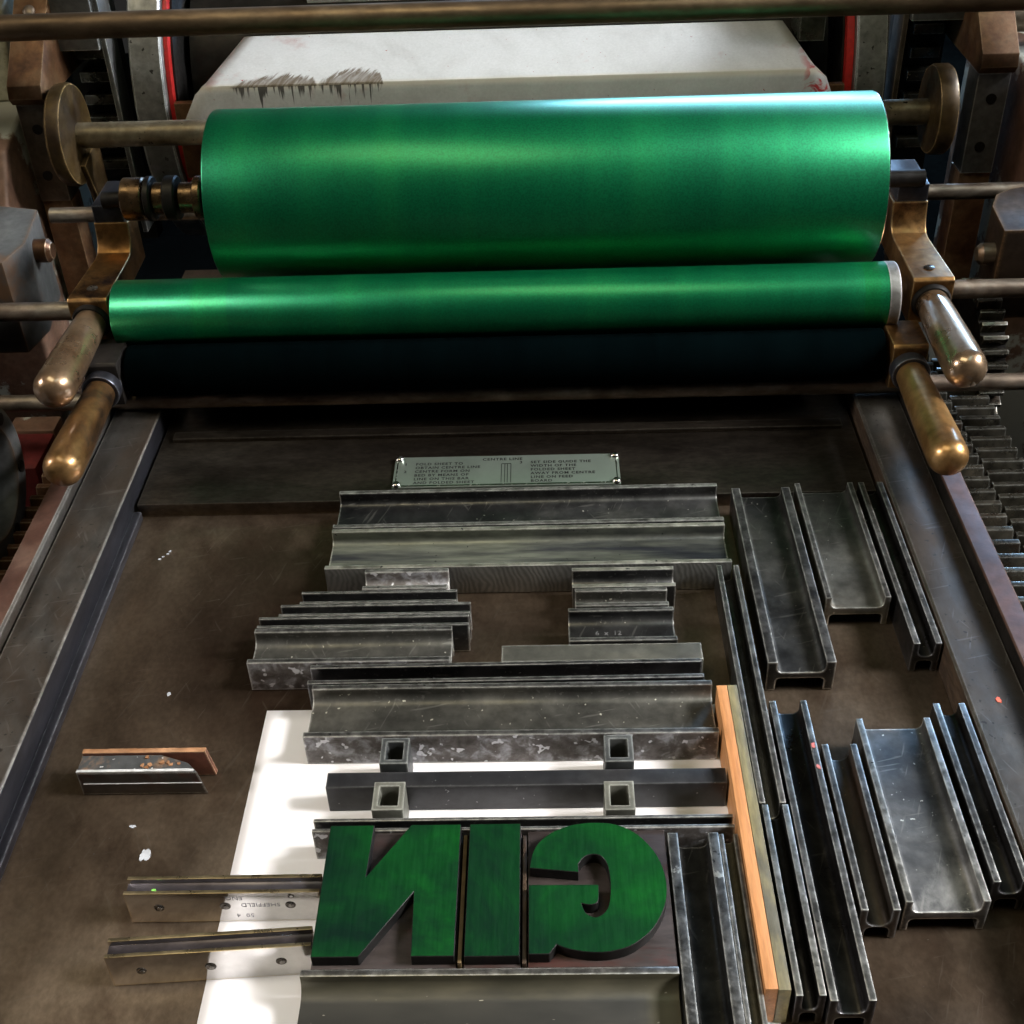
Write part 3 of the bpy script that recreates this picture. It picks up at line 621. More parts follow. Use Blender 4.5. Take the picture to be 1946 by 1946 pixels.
# bent pale sheet in front of the cylinder
def sheet():
    bm = bmesh.new(); uvl = bm.loops.layers.uv.new('UVMap')
    yc, zc = 2.150, 0.272
    rows = []     # (v, y, z, x0, x1)
    for v, y, z, x0, x1 in ((-0.075, 2.150, 0.197, -0.622, 0.500), (-0.055, 2.150, 0.217, -0.616, 0.498), (-0.010, 2.150, 0.262, -0.590, 0.478), (-0.003, 2.1508, 0.2690, -0.582, 0.470),
                            (0.003, 2.1535, 0.2745, -0.577, 0.464), (0.012, 2.162, 0.2785, -0.570, 0.458), (0.137, 2.280, 0.3170, -0.520, 0.420), (0.150, 2.293, 0.3140, -0.516, 0.414)):
        rows.append((v, y, z, x0, x1))
    n = 40; grid = []
    for v, y, z, x0, x1 in rows:
        grid.append([(bm.verts.new((x0 + (x1 - x0) * i / n, y, z)), (x0 + (x1 - x0) * i / n) * S, v * S) for i in range(n + 1)])
    for A, Bv in zip(grid, grid[1:]):
        for i in range(n):
            q = (A[i], A[i + 1], Bv[i + 1], Bv[i])
            f = bm.faces.new([p[0] for p in q])
            for lp, p in zip(f.loops, q): lp[uvl].uv = (p[1], p[2])
    o = obj('bent_sheet', bm, M_TYMPAN)
    md = o.modifiers.new('thick', 'SOLIDIFY'); md.thickness = 0.0012; md.offset = -1
    return tag(o, 'pale grey bent sheet with clipped corners and a brushed oil stain', 'sheet')
sheet()
bm = bmesh.new()
prism(bm, [(-0.43, 0.47), (-0.41, 0.318), (-0.395, 0.298), (-0.37, 0.290), (0.25, 0.288), (0.275, 0.294), (0.30, 0.316), (0.315, 0.47)], 2.352, 2.360, 'y')
tag(obj('guard_plate', bm, M_PAPER if False else surface('pale_guard_paint', [(0.3, (0.42, 0.42, 0.40)), (0.7, (0.55, 0.55, 0.52))], 0.0, (0.45, 0.6), 16), bevel=0.001),
    'pale guard plate with rounded lower corners under the top tube', 'plate')
tag(obj('top_tube', L([(-1.3, 0.0195), (1.3, 0.0195)], (2.0, 0.425), 'x', 48), M_TUBE), 'thick brown steel tube crossing the top of the picture', 'tube')
for y, z, r, x0, x1, lab in ((1.93, 0.148, 0.0125, -0.80, 0.78, 'thin tie rod farthest back, behind the ink drum'),
                             (1.652, 0.122, 0.0138, -1.05, 1.05, 'middle tie rod passing behind the upper handles'),
                             (1.500, 0.060, 0.0118, -1.05, 1.05, 'nearest tie rod below the dark roller, behind the lower handles')):
    tag(obj('tie_rod', L([(x0, r), (x1, r)], (y, z), 'x', 32), M_ROD), lab, 'rod', 'tie rods across the press')

# ================================================================== ROLLERS
t = thing('ink_drum', (0.0, 1.70, 0.153), 'large glossy green ink drum at the top', 'ink drum')
obj('ink_film', L([(-0.4525, 0.1172), (-0.4510, 0.118), (0.4505, 0.118), (0.4520, 0.1172)], (1.70, 0.271), 'x', 160, False), M_INKGREEN, t, sharp=80)
for x0, x1 in ((-0.4525, -0.449), (0.448, 0.4525)):
    s = -1 if x0 < 0 else 1; xe = x0 if s < 0 else x1
    obj('end_rim', L([(xe - s * 0.003, 0.1170), (xe, 0.1172), (xe + s * 0.0008, 0.1165), (xe + s * 0.0008, 0.110), (xe - s * 0.004, 0.109), (xe - s * 0.004, 0.02)], (1.70, 0.271), 'x', 96), M_SCREW if s > 0 else M_INKGREEN, t)
obj('drum_shaft', L([(-0.625, 0.012), (0.53, 0.012)], (1.70, 0.271), 'x', 24), M_GREASE, t)
for x0, x1, r in ((-0.594, -0.563, 0.0300), (-0.561, -0.551, 0.0312), (-0.551, -0.534, 0.0225), (-0.534, -0.516, 0.0312), (-0.514, -0.492, 0.0215), (-0.492, -0.480, 0.0300), (-0.478, -0.456, 0.0240)):
    obj('collar', L([(x0, r - 0.002), (x0 + 0.002, r), (x1 - 0.002, r), (x1, r - 0.002)], (1.70, 0.271), 'x', 40), M_GREASE if r > 0.0302 else M_OILY, t)
t = thing('rider_roller', (-0.0605, 1.56, 0.118), 'slim glossy green ink roller with a steel end ring', 'ink roller')
obj('ink_film', L([(-0.5885, 0.0445), (-0.5870, 0.046), (0.4565, 0.046)], (1.56, 0.164), 'x', 128, False), M_INKBAND, t, sharp=80)
obj('end_ring', L([(0.4567, 0.0462), (0.4700, 0.0462), (0.4715, 0.0450), (0.4715, 0.012)], (1.56, 0.164), 'x', 96), M_RING, t)
obj('end_cap', L([(-0.5880, 0.0445), (-0.5890, 0.040), (-0.5890, 0.012)], (1.56, 0.164), 'x', 64), M_INKGREEN, t)
t = thing('form_roller', (-0.061, 1.502, 0.072), 'dark roller in shadow under the slim green roller', 'form roller')
obj('roller_body', L([(-0.570, 0.034), (-0.5685, 0.035), (0.4485, 0.035), (0.450, 0.034)], (1.502, 0.1075), 'x', 96), M_INKSHADED, t, sharp=80)
obj('roller_shaft', L([(-0.62, 0.010), (0.50, 0.010)], (1.502, 0.1075), 'x', 24), M_GREASE, t)

# ------------------------------------------------------------------ brackets with handles
def handle_prof(y0, y1, r0, r1):
    """from the bracket (y0, far) to the rounded tip (y1, near)"""
    p = [(y0, r0)]
    n = 6; ys = y1 + r1 * 0.95
    for i in range(1, n + 1):
        f = i / n; p.append((y0 + (ys - y0) * f, r0 + (r1 - r0) * (1 - (1 - f) ** 1.6)))
    for i in range(1, 11):
        a = math.radians(90 * i / 10); p.append((ys - r1 * 0.95 * math.sin(a), max(r1 * math.cos(a) ** 0.85 if i < 10 else 0.0004, 0.0004)))
    return p
def upper_bracket(xc, side, label, hmat):
    x0, x1 = xc - 0.0275, xc + 0.0275
    t = thing('roller_bracket', (xc, 1.64, 0.10), label, 'bracket', 'upper bronze brackets with handles')
    bm = bmesh.new()
    # side outline of arm: front block, arm, bend, post, head
    prism(bm, [(1.548, 0.128), (1.548, 0.190), (1.552, 0.194), (1.672, 0.194), (1.684, 0.196), (1.692, 0.203), (1.697, 0.214), (1.700, 0.230), (1.700, 0.236),
               (1.745, 0.236), (1.745, 0.16), (1.60, 0.155), (1.60, 0.128)], x0, x1, 'x')
    # narrow the arm slightly toward the back, like a forged lever
    for v in bm.verts:
        if v.co.y > 1.64:
            inner = x1 if side < 0 else x0
            if abs(v.co.x - (x0 if side < 0 else x1)) < 1e-6: v.co.x += (-side) * -0.0 + (0.006 if side < 0 else -0.006)
    obj('arm', bm, M_BRASS, t, bevel=0.0018, seg=3)
    hx0, hx1 = (x0 + 0.008, x1 - 0.004) if side < 0 else (x0 + 0.004, x1 - 0.008)
    obj('bearing_head', B(hx0, hx1, 1.700, 1.790, 0.2365, 0.262), M_RAIL_DARK, t, bevel=0.0015)
    obj('post', B(hx0 + 0.002, hx1 - 0.002, 1.704, 1.745, 0.230, 0.2362), M_BRASS, t)
    obj('boss', L([(1.585, 0.0245), (1.548, 0.0265), (1.5455, 0.0262), (1.5405, 0.024)], (xc, 0.160), 'y', 32), M_GREASE, t)
    h = obj('handle', L(handle_prof(1.5425, 1.352, 0.0215, 0.0262), (xc, 0.160), 'y', 64), hmat, t, sharp=70)
    obj('set_screw', L([(0.1935, 0.0075), (0.1950, 0.0075), (0.1958, 0.006)], (xc, 1.580), 'z', 20), M_HOLE, t)
    return t
upper_bracket(-0.6255, -1, 'left bronze bracket arm with a brightly polished handle', M_HANDLE)
upper_bracket(0.5205, 1, 'right bronze bracket arm with a brightly polished handle', M_HANDLE)
def lower_bracket(xc, side, label, hmat, y1):
    t = thing('lower_bracket', (xc, 1.49, 0.06), label, 'bracket', 'lower brackets with bronze handles')
    x0, x1 = xc - 0.023, xc + 0.023
    bm = bmesh.new(); prism(bm, [(1.462, 0.078), (1.462, 0.138), (1.466, 0.142), (1.53, 0.142), (1.53, 0.078)], x0, x1, 'x')
    obj('block', bm, M_BRASS if side > 0 else M_GREASE, t, bevel=0.0015)
    obj('ferrule', L([(1.464, 0.0245), (1.447, 0.0255), (1.4445, 0.0245), (1.4445, 0.021)], (xc, 0.108), 'y', 40), M_RAIL_DARK, t)
    obj('handle', L(handle_prof(1.4455, y1, 0.0195, 0.0245), (xc, 0.108), 'y', 64), hmat, t, sharp=70)
    return t
lower_bracket(-0.5975, -1, 'lower left bracket with a blotched tarnished handle', M_HANDLE_WORN, 1.252)
lower_bracket(0.4780, 1, 'lower right bracket with a dull golden handle', M_HANDLE_DULL, 1.238)

# ================================================================== FURNITURE ON THE BED
ZB, ZT = 0.0010, 0.0418
def chan_pts(w, h=ZT, fl=0.0075, web=0.0245, under=0.0165, r=0.007):
    fl = min(fl, w * 0.24); r = min(r, (w - 2 * fl) * 0.46); rz = min(r, h - web - 0.003); rb = min(r * 0.7, under - 0.004)
    def arc(cx, cz, a0, a1, ra, rb_):
        return [(cx + ra * math.cos(math.radians(a0 + (a1 - a0) * i / 4)), cz + rb_ * math.sin(math.radians(a0 + (a1 - a0) * i / 4))) for i in range(5)]
    p = [(0, ZB), (fl, ZB)]
    p += arc(fl + rb, under - rb, 180, 90, rb, rb) + arc(w - fl - rb, under - rb, 90, 0, rb, rb)
    p += [(w - fl, ZB), (w, ZB), (w, h), (w - fl, h)]
    p += arc(w - fl - r, web + rz, 0, -90, r, rz) + arc(fl + r, web + rz, 270, 180, r, rz)
    p += [(fl, h), (0, h)]
    return p
def worn(name, a, b, c, sc=120):
    return surface(name, [(0.32, a), (0.5, b), (0.68, c)], 0.85, (0.30, 0.52), sc, edge=(0.78, 0.77, 0.72), edge_amt=1.0, edge_r=0.0013, bump=0.3,
                   speck=(0.03, 0.03, 0.03), speck_at=0.70, speck_scale=260, patch=(0.60, 0.59, 0.53), patch_scale=60, patch_at=(0.655, 0.68))
W_BRIGHT = worn('worn_bright_flange', (0.10, 0.098, 0.091), (0.20, 0.196, 0.180), (0.38, 0.372, 0.345))
W_MID = worn('worn_flange', (0.050, 0.050, 0.047), (0.105, 0.103, 0.098), (0.21, 0.206, 0.195))
W_DIM = worn('dim_worn_flange', (0.035, 0.035, 0.035), (0.072, 0.071, 0.070), (0.15, 0.148, 0.145))
W_PALE = worn('worn_pale_flange', (0.22, 0.22, 0.18), (0.38, 0.375, 0.31), (0.58, 0.57, 0.49), 60)
def channel(name, x0, x1, y0, y1, axis, mats, label, cat='spacing furniture', bevel=0.0007, facing=None, rot=0.0, wear=None, **kw):
    bm = bmesh.new()
    if axis == 'x':
        pts = [(y0 + u, z) for u, z in chan_pts(y1 - y0, **kw)]; prism(bm, pts, x0, x1, 'x')
    else:
        pts = [(x0 + u, z) for u, z in chan_pts(x1 - x0, **kw)]; prism(bm, pts, y0, y1, 'y')
    mats = list(mats) if isinstance(mats, (list, tuple)) else [mats]
    wear = wear or W_MID; nw = len(mats); mats.append(wear)
    o = obj(name, bm, mats, bevel=bevel, sharp=32)
    zt = (kw.get('h', ZT) - ZB) * S
    for p in o.data.polygons:
        if p.normal.z > 0.35 and p.center.z > zt - 0.0009: p.material_index = nw
    if facing:
        for p in o.data.polygons:
            if facing(p.normal, p.center): p.material_index = 1
    if rot: o.rotation_euler = (0, 0, rot)
    return tag(o, label, cat, 'metal furniture pieces on the bed')
front = lambda n, c: n.y < -0.8 and True
NM = 'metal_furniture'
channel(NM, -0.2665, 0.2115, 1.2275, 1.3040, 'x', M_DARK, 'wide dark channel bar nearest the instruction plate', wear=W_BRIGHT, rot=0.003, fl=0.0068)
channel(NM, -0.2665, 0.2115, 1.1480, 1.2245, 'x', [M_GREEN_GREY, M_SAWN], 'wide greenish channel bar with saw marks on its front face', wear=W_PALE, facing=lambda n, c: n.y < -0.8 and c.y < -0.016, fl=0.0068)
channel(NM, -0.2180, -0.1195, 1.1110, 1.1465, 'x', M_PITTED, 'short speckled channel bar left in front of the wide greenish bar', wear=W_BRIGHT, fl=0.0060)
channel(NM, -0.2870, -0.1080, 1.0875, 1.1085, 'x', M_DARK, 'narrow bar second in the left stepped stack', fl=0.004, r=0.010)
channel(NM, -0.3080, -0.0915, 1.0670, 1.0865, 'x', M_DARK, 'narrow bar third in the left stepped stack, reaching farthest right', fl=0.004, r=0.010)
channel(NM, -0.3295, -0.0925, 1.0480, 1.0660, 'x', M_DARK, 'narrow bar fourth in the left stepped stack, just behind the wide one', fl=0.004, r=0.010)
channel(NM, -0.3310, -0.1105, 0.9920, 1.0470, 'x', [M_DUSTY, M_PITTED], 'wide dusty channel bar at the lower end of the left stepped stack', facing=lambda n, c: n.y < -0.8 and c.y < -0.011, fl=0.0068, r=0.010)
channel(NM, 0.0245, 0.1425, 1.1075, 1.1430, 'x', M_DARK, 'short channel bar right in front of the wide greenish bar', wear=W_PALE, fl=0.0060)
channel(NM, 0.0270, 0.1320, 1.0755, 1.1060, 'x', M_DUSTY, 'shortest channel bar, middle of the right hand stack', wear=W_BRIGHT, fl=0.0060)
ch = channel(NM, 0.0185, 0.1365, 1.0185, 1.0725, 'x', M_DARK, 'short channel bar cast with the size mark 6 x 12', fl=0.0060, web=0.026, r=0.010)
tm = text_bm('6  x  12', 0.0095, 1.0, 0.01)
for v in tm.verts: v.co = Vector((0.048 + v.co.x, 1.0440 + v.co.y, 0.0264))
obj('size_mark', tm, surface('cast_size_mark', [(0.35, (0.10, 0.10, 0.10)), (0.7, (0.24, 0.24, 0.24))], 0.5, (0.5, 0.6), 200), ch, smooth=False)
tag(obj(NM, B(-0.0550, 0.1615, 0.9905, 1.0165, ZB, 0.0390), M_TAN if False else surface('green_stained_lead', [(0.3, (0.0425, 0.0425, 0.0360)), (0.55, (0.0750, 0.0750, 0.0625)), (0.75, (0.1050, 0.1025, 0.0800))], 0.4, (0.45, 0.65), 20, edge=(0.4, 0.4, 0.36), patch=(0.13, 0.125, 0.05), patch_scale=30, patch_at=(0.57, 0.66)), bevel=0.0008),
    'plain flat grey-green bar behind the long black channel bar', 'spacing furniture', 'metal furniture pieces on the bed')
channel(NM, -0.2605, 0.1590, 0.9600, 0.9885, 'x', [M_BLACK, M_DARK], 'long black channel bar between the flat bar and the widest dusty bar', wear=W_DIM, fl=0.0055, web=0.020, rot=0.004)
channel(NM, -0.2545, 0.1660, 0.8835, 0.9570, 'x', [M_DUSTY, M_PITTED], 'widest dusty channel bar with pitted front face above the resin tubes', facing=lambda n, c: n.y < -0.8 and c.y < -0.0155, fl=0.0068, rot=-0.003, r=0.010)
channel(NM, -0.2290, 0.1665, 0.7650, 0.7800, 'x', [M_DARK, M_PITTED], 'narrow channel bar touching the tops of the three letters', fl=0.0035, facing=lambda n, c: n.y < -0.8 and c.y < -0.003, r=0.010)
channel(NM, -0.2185, 0.1010, 0.5000, 0.6200, 'x', M_SMEARED, 'wide tan stained channel bar below the letters at the picture edge', fl=0.0068, r=0.014, web=0.022)
# uprights right of the letters
channel(NM, 0.1030, 0.1500, 0.47, 0.7590, 'y', M_DARK, 'upright channel bar directly right of the letter G', fl=0.0095, web=0.020)
channel(NM, 0.1505, 0.1680, 0.46, 0.7570, 'y', M_TAN, 'narrow tan upright bar left of the orange wood strip', fl=0.0045, web=0.028)
tag(obj('wood_strip', B(0.1690, 0.1795, 0.5930, 0.9400, ZB, 0.0500), [M_ORANGE], bevel=0.0006), 'fresh orange wooden strip beside the widest dusty bar', 'wood strip')
tag(obj('wood_strip', B(0.1800, 0.1900, 0.5925, 0.9410, ZB, 0.0495), [M_OLIVE], bevel=0.0006), 'olive stained wooden strip right of the orange one', 'wood strip')
channel(NM, 0.1925, 0.2180, 0.7925, 1.1430, 'y', M_DARK, 'long narrow upright channel bar above the one by the olive strip', fl=0.006, web=0.018)
channel(NM, 0.1945, 0.2195, 0.5920, 0.7905, 'y', M_BLACK, 'narrow upright channel bar right of the olive strip, lower end in view', wear=W_BRIGHT, fl=0.0066, web=0.020)
channel(NM, 0.2215, 0.2595, 0.5870, 0.9250, 'y', M_BLACK, 'long black upright channel bar with pink paint dots', fl=0.0066, web=0.0225)
channel(NM, 0.2640, 0.2985, 0.6730, 0.8650, 'y', M_RUSTY, 'upright channel bar with rust in its trough', wear=W_DIM, fl=0.0066, web=0.018, r=0.009)
channel(NM, 0.3045, 0.3785, 0.6810, 0.8985, 'y', surface('scuffed_dark_iron', [(0.34, (0.030, 0.031, 0.033)), (0.55, (0.085, 0.086, 0.086)), (0.75, (0.17, 0.168, 0.16))], 0.7, (0.36, 0.6), 14, edge=STEEL_EDGE, scratch=(0.34, 0.33, 0.30), speck=(0.6, 0.6, 0.55), speck_at=0.73, patch=(0.30, 0.295, 0.28), patch_scale=15, patch_at=(0.53, 0.66)), 'wide upright channel bar with pale scuffs, lower right', wear=W_BRIGHT, fl=0.0066, web=0.026)
channel(NM, 0.3860, 0.4185, 0.7010, 0.9180, 'y', M_BLACK, 'black upright channel bar against the right bearer, lower right', wear=W_DIM, fl=0.0066, web=0.024)
channel(NM, 0.2285, 0.3010, 0.9800, 1.2930, 'y', M_DARK, 'wide dark blue-grey upright channel bar, upper left of the right group', wear=W_DIM, fl=0.0105, web=0.0265, under=0.0185)
channel(NM, 0.3085, 0.3810, 1.0820, 1.3005, 'y', M_GREY, 'wide pale grey upright channel bar with a brown stain, upper right', fl=0.0066, web=0.026)
channel(NM, 0.3880, 0.4185, 1.0060, 1.3000, 'y', M_BLACK, 'black upright channel bar against the right bearer, upper right', fl=0.0070, web=0.022)

def dot(name, x, y, z, r, mat, label, cat, n=9, squash=1.0, h=0.0008, group=None):
    bm = bmesh.new(); pts = []
    for i in range(n):
        a = 2 * math.pi * i / n; rr = r * rnd.uniform(0.5, 1.2)
        pts.append((x + rr * math.cos(a), y + squash * rr * math.sin(a)))
    prism(bm, pts, z, z + h, 'z')
    return tag(obj(name, bm, mat, bevel=0.0001, seg=1), label, cat, group)
dot('paint_dot', 0.4515, 0.917, 0.0457, 0.0040, M_REDDOT, 'small bright red paint dot on the right bearer', 'paint dot', 12, h=0.0005)
dot('paint_dot', 0.2555, 0.8640, 0.0420, 0.0026, M_PINKDOT, 'pink paint dot near the top of the black upright bar', 'paint dot', 10, 1.4, 0.0004)
dot('paint_dot', 0.2560, 0.8360, 0.0420, 0.0022, M_PINKDOT, 'second pink paint dot, lower on the black upright bar', 'paint dot', 10, 1.6, 0.0004)
dot('paper_flake', -0.398, 0.773, 0.0002, 0.0060, M_FLAKE, 'largest pale flake lying left of the paper', 'flake', 17, 1.2)
dot('paper_flake', -0.417, 0.807, 0.0002, 0.0038, M_FLAKE, 'small pale flake between the quoin and the largest flake', 'flake', 13, 0.6)
dot('paper_flake', -0.423, 0.988, 0.0002, 0.0024, M_FLAKE, 'tiny pale flake on the bed above the quoin', 'flake', 7, 1.3)
for i, (dx, dy) in enumerate(((-0.006, -0.008), (-0.002, -0.003), (0.002, 0.002), (0.004, 0.007))):
    dot('paper_flake', -0.482 + dx, 1.231 + dy, 0.0002, 0.0022, M_FLAKE, ('nearest bluish crumb of the short row near the left bearer', 'second nearest bluish crumb of the row near the left bearer', 'second farthest bluish crumb of the row near the left bearer', 'farthest bluish crumb of the short row near the left bearer')[i], 'flake', 6, 0.8, group='row of bluish crumbs')

# ------------------------------------------------------------------ paper, resin tubes, solid bar
def paper():
    bm = bmesh.new(); n = 30; x0, x1, y0, y1 = -0.3095, 0.186, 0.42, 0.961; g = []
    for j in range(n + 1):
        row = []
        for i in range(n + 1):
            x = x0 + (x1 - x0) * i / n; y = y0 + (y1 - y0) * j / n
            row.append(bm.verts.new((x, y, 0.00035)))
        g.append(row)
    for j in range(n):
        for i in range(n): bm.faces.new([g[j][i], g[j][i + 1], g[j + 1][i + 1], g[j + 1][i]])
    o = obj('paper_sheet', bm, M_PAPER, sharp=80)
    md = o.modifiers.new('thick', 'SOLIDIFY'); md.thickness = 0.00012; md.offset = 1
    tag(o, 'sheet of white paper lying under the letters and bars', 'paper')
paper()
def tube(x0, x1, y0, y1, mat, label, h=0.046, wl=0.0055):
    bm = bmesh.new()
    O = [(x0, y0), (x1, y0), (x1, y1), (x0, y1)]; I = [(x0 + wl, y0 + wl), (x1 - wl, y0 + wl), (x1 - wl, y1 - wl), (x0 + wl, y1 - wl)]
    vo = [[bm.verts.new((p[0], p[1], z)) for p in O] for z in (ZB, h)]; vi = [[bm.verts.new((p[0], p[1], z)) for p in I] for z in (ZB, h)]
    for i in range(4):
        j = (i + 1) % 4
        bm.faces.new([vo[0][i], vo[0][j], vo[1][j], vo[1][i]]); bm.faces.new([vi[0][j], vi[0][i], vi[1][i], vi[1][j]])
        bm.faces.new([vo[1][i], vo[1][j], vi[1][j], vi[1][i]]); bm.faces.new([vo[0][j], vo[0][i], vi[0][i], vi[0][j]])
    return tag(obj('square_tube', bm, mat, bevel=0.0007), label, 'square tube', 'hollow square tubes between the bars')
tube(-0.1725, -0.1445, 0.8435, 0.8775, M_RESIN, 'upper left hollow square tube behind the black solid bar')
tube(0.0495, 0.0780, 0.8425, 0.8775, M_RESIN, 'upper right hollow square tube behind the black solid bar')
tube(-0.1745, -0.1445, 0.7860, 0.8205, M_RESIN_PALE, 'lower left pale hollow square tube in front of the black bar')
tube(0.0470, 0.0755, 0.7830, 0.8180, M_RESIN_PALE, 'lower right hollow square tube in front of the black bar')
tag(obj('solid_bar', B(-0.2240, 0.1670, 0.8225, 0.8415, ZB, 0.0360), M_BARBLACK, bevel=0.0007), 'plain black solid bar between the four square tubes', 'bar')

# ------------------------------------------------------------------ wood letters
ZF, ZS = 0.0520, 0.0395
def letter(name, x0, x1, outline, label):
    t = thing('letter_block', ((x0 + x1) / 2, 0.695, 0.0), label, 'wood letter', 'inked wooden letters')
    obj('block', B(x0, x1, 0.6215, 0.7640, ZB, ZS), M_TYPEWOOD, t, bevel=0.0006)
    bm = bmesh.new(); f0, f1 = prism(bm, outline, ZS - 0.0005, ZF, 'z')
    f = obj('letter_face', bm, [M_TYPESIDE, M_TYPEGREEN], t, bevel=0.0005, seg=1, sharp=25)
    for p in f.data.polygons:
        if p.normal.z > 0.95: p.material_index = 1
    f['label'] = 'green inked raised printing face'
letter('N', -0.2105, -0.0868, [(-0.2095, 0.625), (-0.169, 0.625), (-0.1265, 0.6895), (-0.1245, 0.625), (-0.0878, 0.625), (-0.0878, 0.7635), (-0.134, 0.7635), (-0.1705, 0.7065), (-0.1685, 0.7635), (-0.2095, 0.7635)],
       'green inked wooden letter N, leftmost, reading backwards')
letter('I', -0.0802, -0.0318, [(-0.0795, 0.6245), (-0.0325, 0.6245), (-0.0325, 0.7635), (-0.0795, 0.7635)], 'green inked wooden letter I in the middle')
GP = [(-0.0243, 0.7136), (-0.0219, 0.7283), (-0.0164, 0.7407), (-0.0046, 0.7524), (0.0107, 0.7599), (0.026, 0.7632), (0.0372, 0.7637), (0.0509, 0.7624), (0.0658, 0.7565), (0.0788, 0.7452), (0.0897, 0.7284), (0.0951, 0.712), (0.097, 0.6945), (0.0949, 0.6774), (0.0891, 0.6623), (0.0796, 0.6476), (0.0648, 0.6353), (0.0519, 0.6297), (0.0367, 0.6273), (0.0216, 0.6282), (0.0078, 0.6312), (-0.001, 0.6353), (-0.0074, 0.6262), (-0.0250, 0.6262), (-0.0250, 0.6957), (0.037, 0.6953), (0.0367, 0.6828), (0.0349, 0.6766), (0.0283, 0.6744), (0.0212, 0.676), (0.0248, 0.6661), (0.033, 0.6619), (0.041, 0.6667), (0.0453, 0.6765), (0.0472, 0.6951), (0.0459, 0.7143), (0.041, 0.725), (0.0337, 0.728), (0.0255, 0.7252), (0.0198, 0.7179), (0.0196, 0.7085)]
def smooth_runs(P, runs, n=4):
    out = []
    for i, p in enumerate(P):
        out.append(p)
        for a, b in runs:
            if a <= i < b:
                p0 = P[max(i - 1, a)]; p1 = P[i]; p2 = P[i + 1]; p3 = P[min(i + 2, b)]
                for q in range(1, n):
                    t = q / n
                    out.append(tuple(0.5 * (2 * p1[c] + (p2[c] - p0[c]) * t + (2 * p0[c] - 5 * p1[c] + 4 * p2[c] - p3[c]) * t * t + (3 * p1[c] - p0[c] - 3 * p2[c] + p3[c]) * t ** 3) for c in (0, 1)))
    return out
GP = smooth_runs(GP, ((0, 21), (26, 29), (29, 39)))
letter('G', -0.0258, 0.1005, GP, 'green inked wooden letter G, rightmost, reading backwards')
tag(obj('spacing_lead', B(-0.0852, -0.0818, 0.6225, 0.7560, ZB, 0.0455), surface('brassy_lead_strip', [(0.3, (0.10, 0.066, 0.03)), (0.7, (0.20, 0.14, 0.07))], 0.3, (0.4, 0.55), 30), bevel=0.0004), 'thin brassy strip between the letters N and I', 'spacing strip')
tag(obj('spacing_lead', B(-0.0305, -0.0270, 0.6225, 0.7560, ZB, 0.0440), M_OILWOOD, bevel=0.0004), 'thin dark strip between the letters I and G', 'spacing strip')

# ------------------------------------------------------------------ polished steel bars with screws
def steel_bar(xa, xb, yf, yb, rot, screws, marks, label):
    t = thing('steel_bar', (xa, yf, 0.0), label, 'steel bar', 'polished steel bars left of the letter N')
    h = 0.0428; wd = yb - yf; rim = 0.0036
    bm = bmesh.new()
    prism(bm, [(yf, ZB), (yf + wd, ZB), (yf + wd, h), (yf + wd - rim, h), (yf + wd - rim, h - 0.0062), (yf + rim, h - 0.0062), (yf + rim, h), (yf, h)], xa, xb, 'x')
    o = obj('bar_body', bm, [M_POLISHED, M_TOOLTOP, M_TOOLWEB], t, bevel=0.00035)
    for p in o.data.polygons:
        if p.normal.z > 0.5: p.material_index = 1 if p.center.z > (h - 0.003) * S else 2
    for sx, sz, r in screws:
        sc = obj('screw', L([(yf + 0.002, r), (yf - 0.0003, r), (yf - 0.0008, r * 0.82), (yf - 0.0004, r * 0.62), (yf - 0.0004, r * 0.1)], (sx, sz), 'y', 28), M_HOLE, t)
        obj('screw_face', L([(yf - 0.0004, r * 0.55), (yf - 0.0009, r * 0.48), (yf - 0.0010, r * 0.1)], (sx + r * 0.1, sz - r * 0.22), 'y', 20), M_SCREWDULL, sc)
    for s, x, z, size in marks:
        bm = text_bm(s, size, 1.05)
        for v in bm.verts: v.co = Vector((x - v.co.x, yf - 0.00015, z - v.co.y))
        obj('engraving', bm, M_ENGRAVE, t, smooth=False)
    t.rotation_euler = (0, 0, rot)
    return t
b1 = steel_bar(-0.3900, -0.2125, 0.6965, 0.7160, 0.004, [(-0.3611, 0.0225, 0.0048), (-0.3004, 0.0239, 0.0050), (-0.2409, 0.0245, 0.0048), (-0.2390, 0.0375, 0.0030)],
          [('ENG', -0.2830, 0.0375, 0.0075), ('SHEFFIELD', -0.2500, 0.0275, 0.0075), ('50  4', -0.2760, 0.0120, 0.0075)], 'upper polished steel bar with engraved marks and screws')
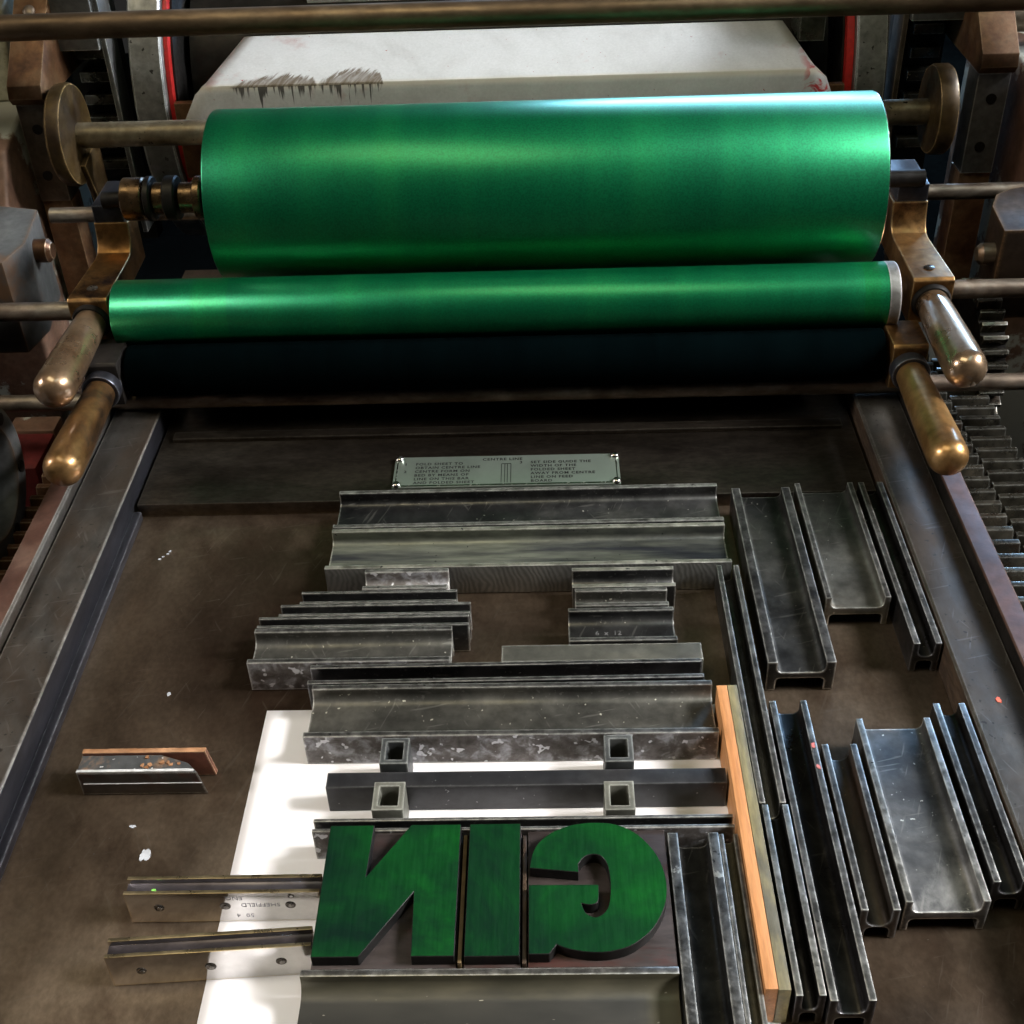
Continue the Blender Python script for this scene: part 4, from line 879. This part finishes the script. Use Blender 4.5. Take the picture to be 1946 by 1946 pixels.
b2 = steel_bar(-0.3900, -0.2125, 0.6320, 0.6515, 0.060, [(-0.3622, 0.0210, 0.0045), (-0.3020, 0.0212, 0.0050), (-0.2405, 0.0225, 0.0048)], [], 'lower polished steel bar with screws, tilted slightly')
dot('paint_dot', -0.3655, 0.7045, 0.0368, 0.0026, M_LIME, 'small lime green paint dot on the upper steel bar', 'paint dot', 9, 1.2, 0.0004)

# ------------------------------------------------------------------ rusty quoin pair
t = thing('wedge_quoin', (-0.41, 0.86, 0.0), 'rusty pair of locking wedges lying on the bare bed', 'quoin')
bm = bmesh.new(); prism(bm, [(-0.480, ZB), (-0.3465, ZB), (-0.3525, 0.0360), (-0.478, 0.0360)], 0.8715, 0.8775, 'y')
o = obj('back_wedge', bm, [M_QMAROON, M_QRUST], t, bevel=0.0007)
for p in o.data.polygons:
    if p.normal.z > 0.7: p.material_index = 1
bm = bmesh.new(); prism(bm, [(-0.478, 0.8475), (-0.356, 0.8475), (-0.368, 0.860), (-0.398, 0.8710), (-0.478, 0.8710)], ZB, 0.0330, 'z')
for v in bm.verts:
    if v.co.z < 0.01 and v.co.x > -0.42: v.co.x += 0.006
o = obj('front_wedge', bm, [M_QFACE, M_QTOP], t, bevel=0.0009)
for p in o.data.polygons:
    if p.normal.z > 0.7: p.material_index = 1
obj('top_lip', B(-0.478, -0.360, 0.8478, 0.8510, 0.0328, 0.0348), M_CAST, t, bevel=0.0006)
obj('score_line', B(-0.474, -0.354, 0.8468, 0.8476, 0.0170, 0.0178), M_CAST, t)
for i in range(9):
    x = rnd.uniform(-0.416, -0.375); y = rnd.uniform(0.853, 0.868)
    bm = bmesh.new(); pts = [(x + 0.003 * rnd.uniform(0.4, 1) * math.cos(a), y + 0.003 * rnd.uniform(0.4, 1) * math.sin(a)) for a in (0, 1.2, 2.4, 3.7, 5)]
    prism(bm, pts, 0.0328, 0.0328 + rnd.uniform(0.001, 0.003), 'z'); obj('rust_crumb', bm, M_QRUST, t, smooth=False)

for o in bpy.data.objects:
    if '_o' in o: del o['_o']
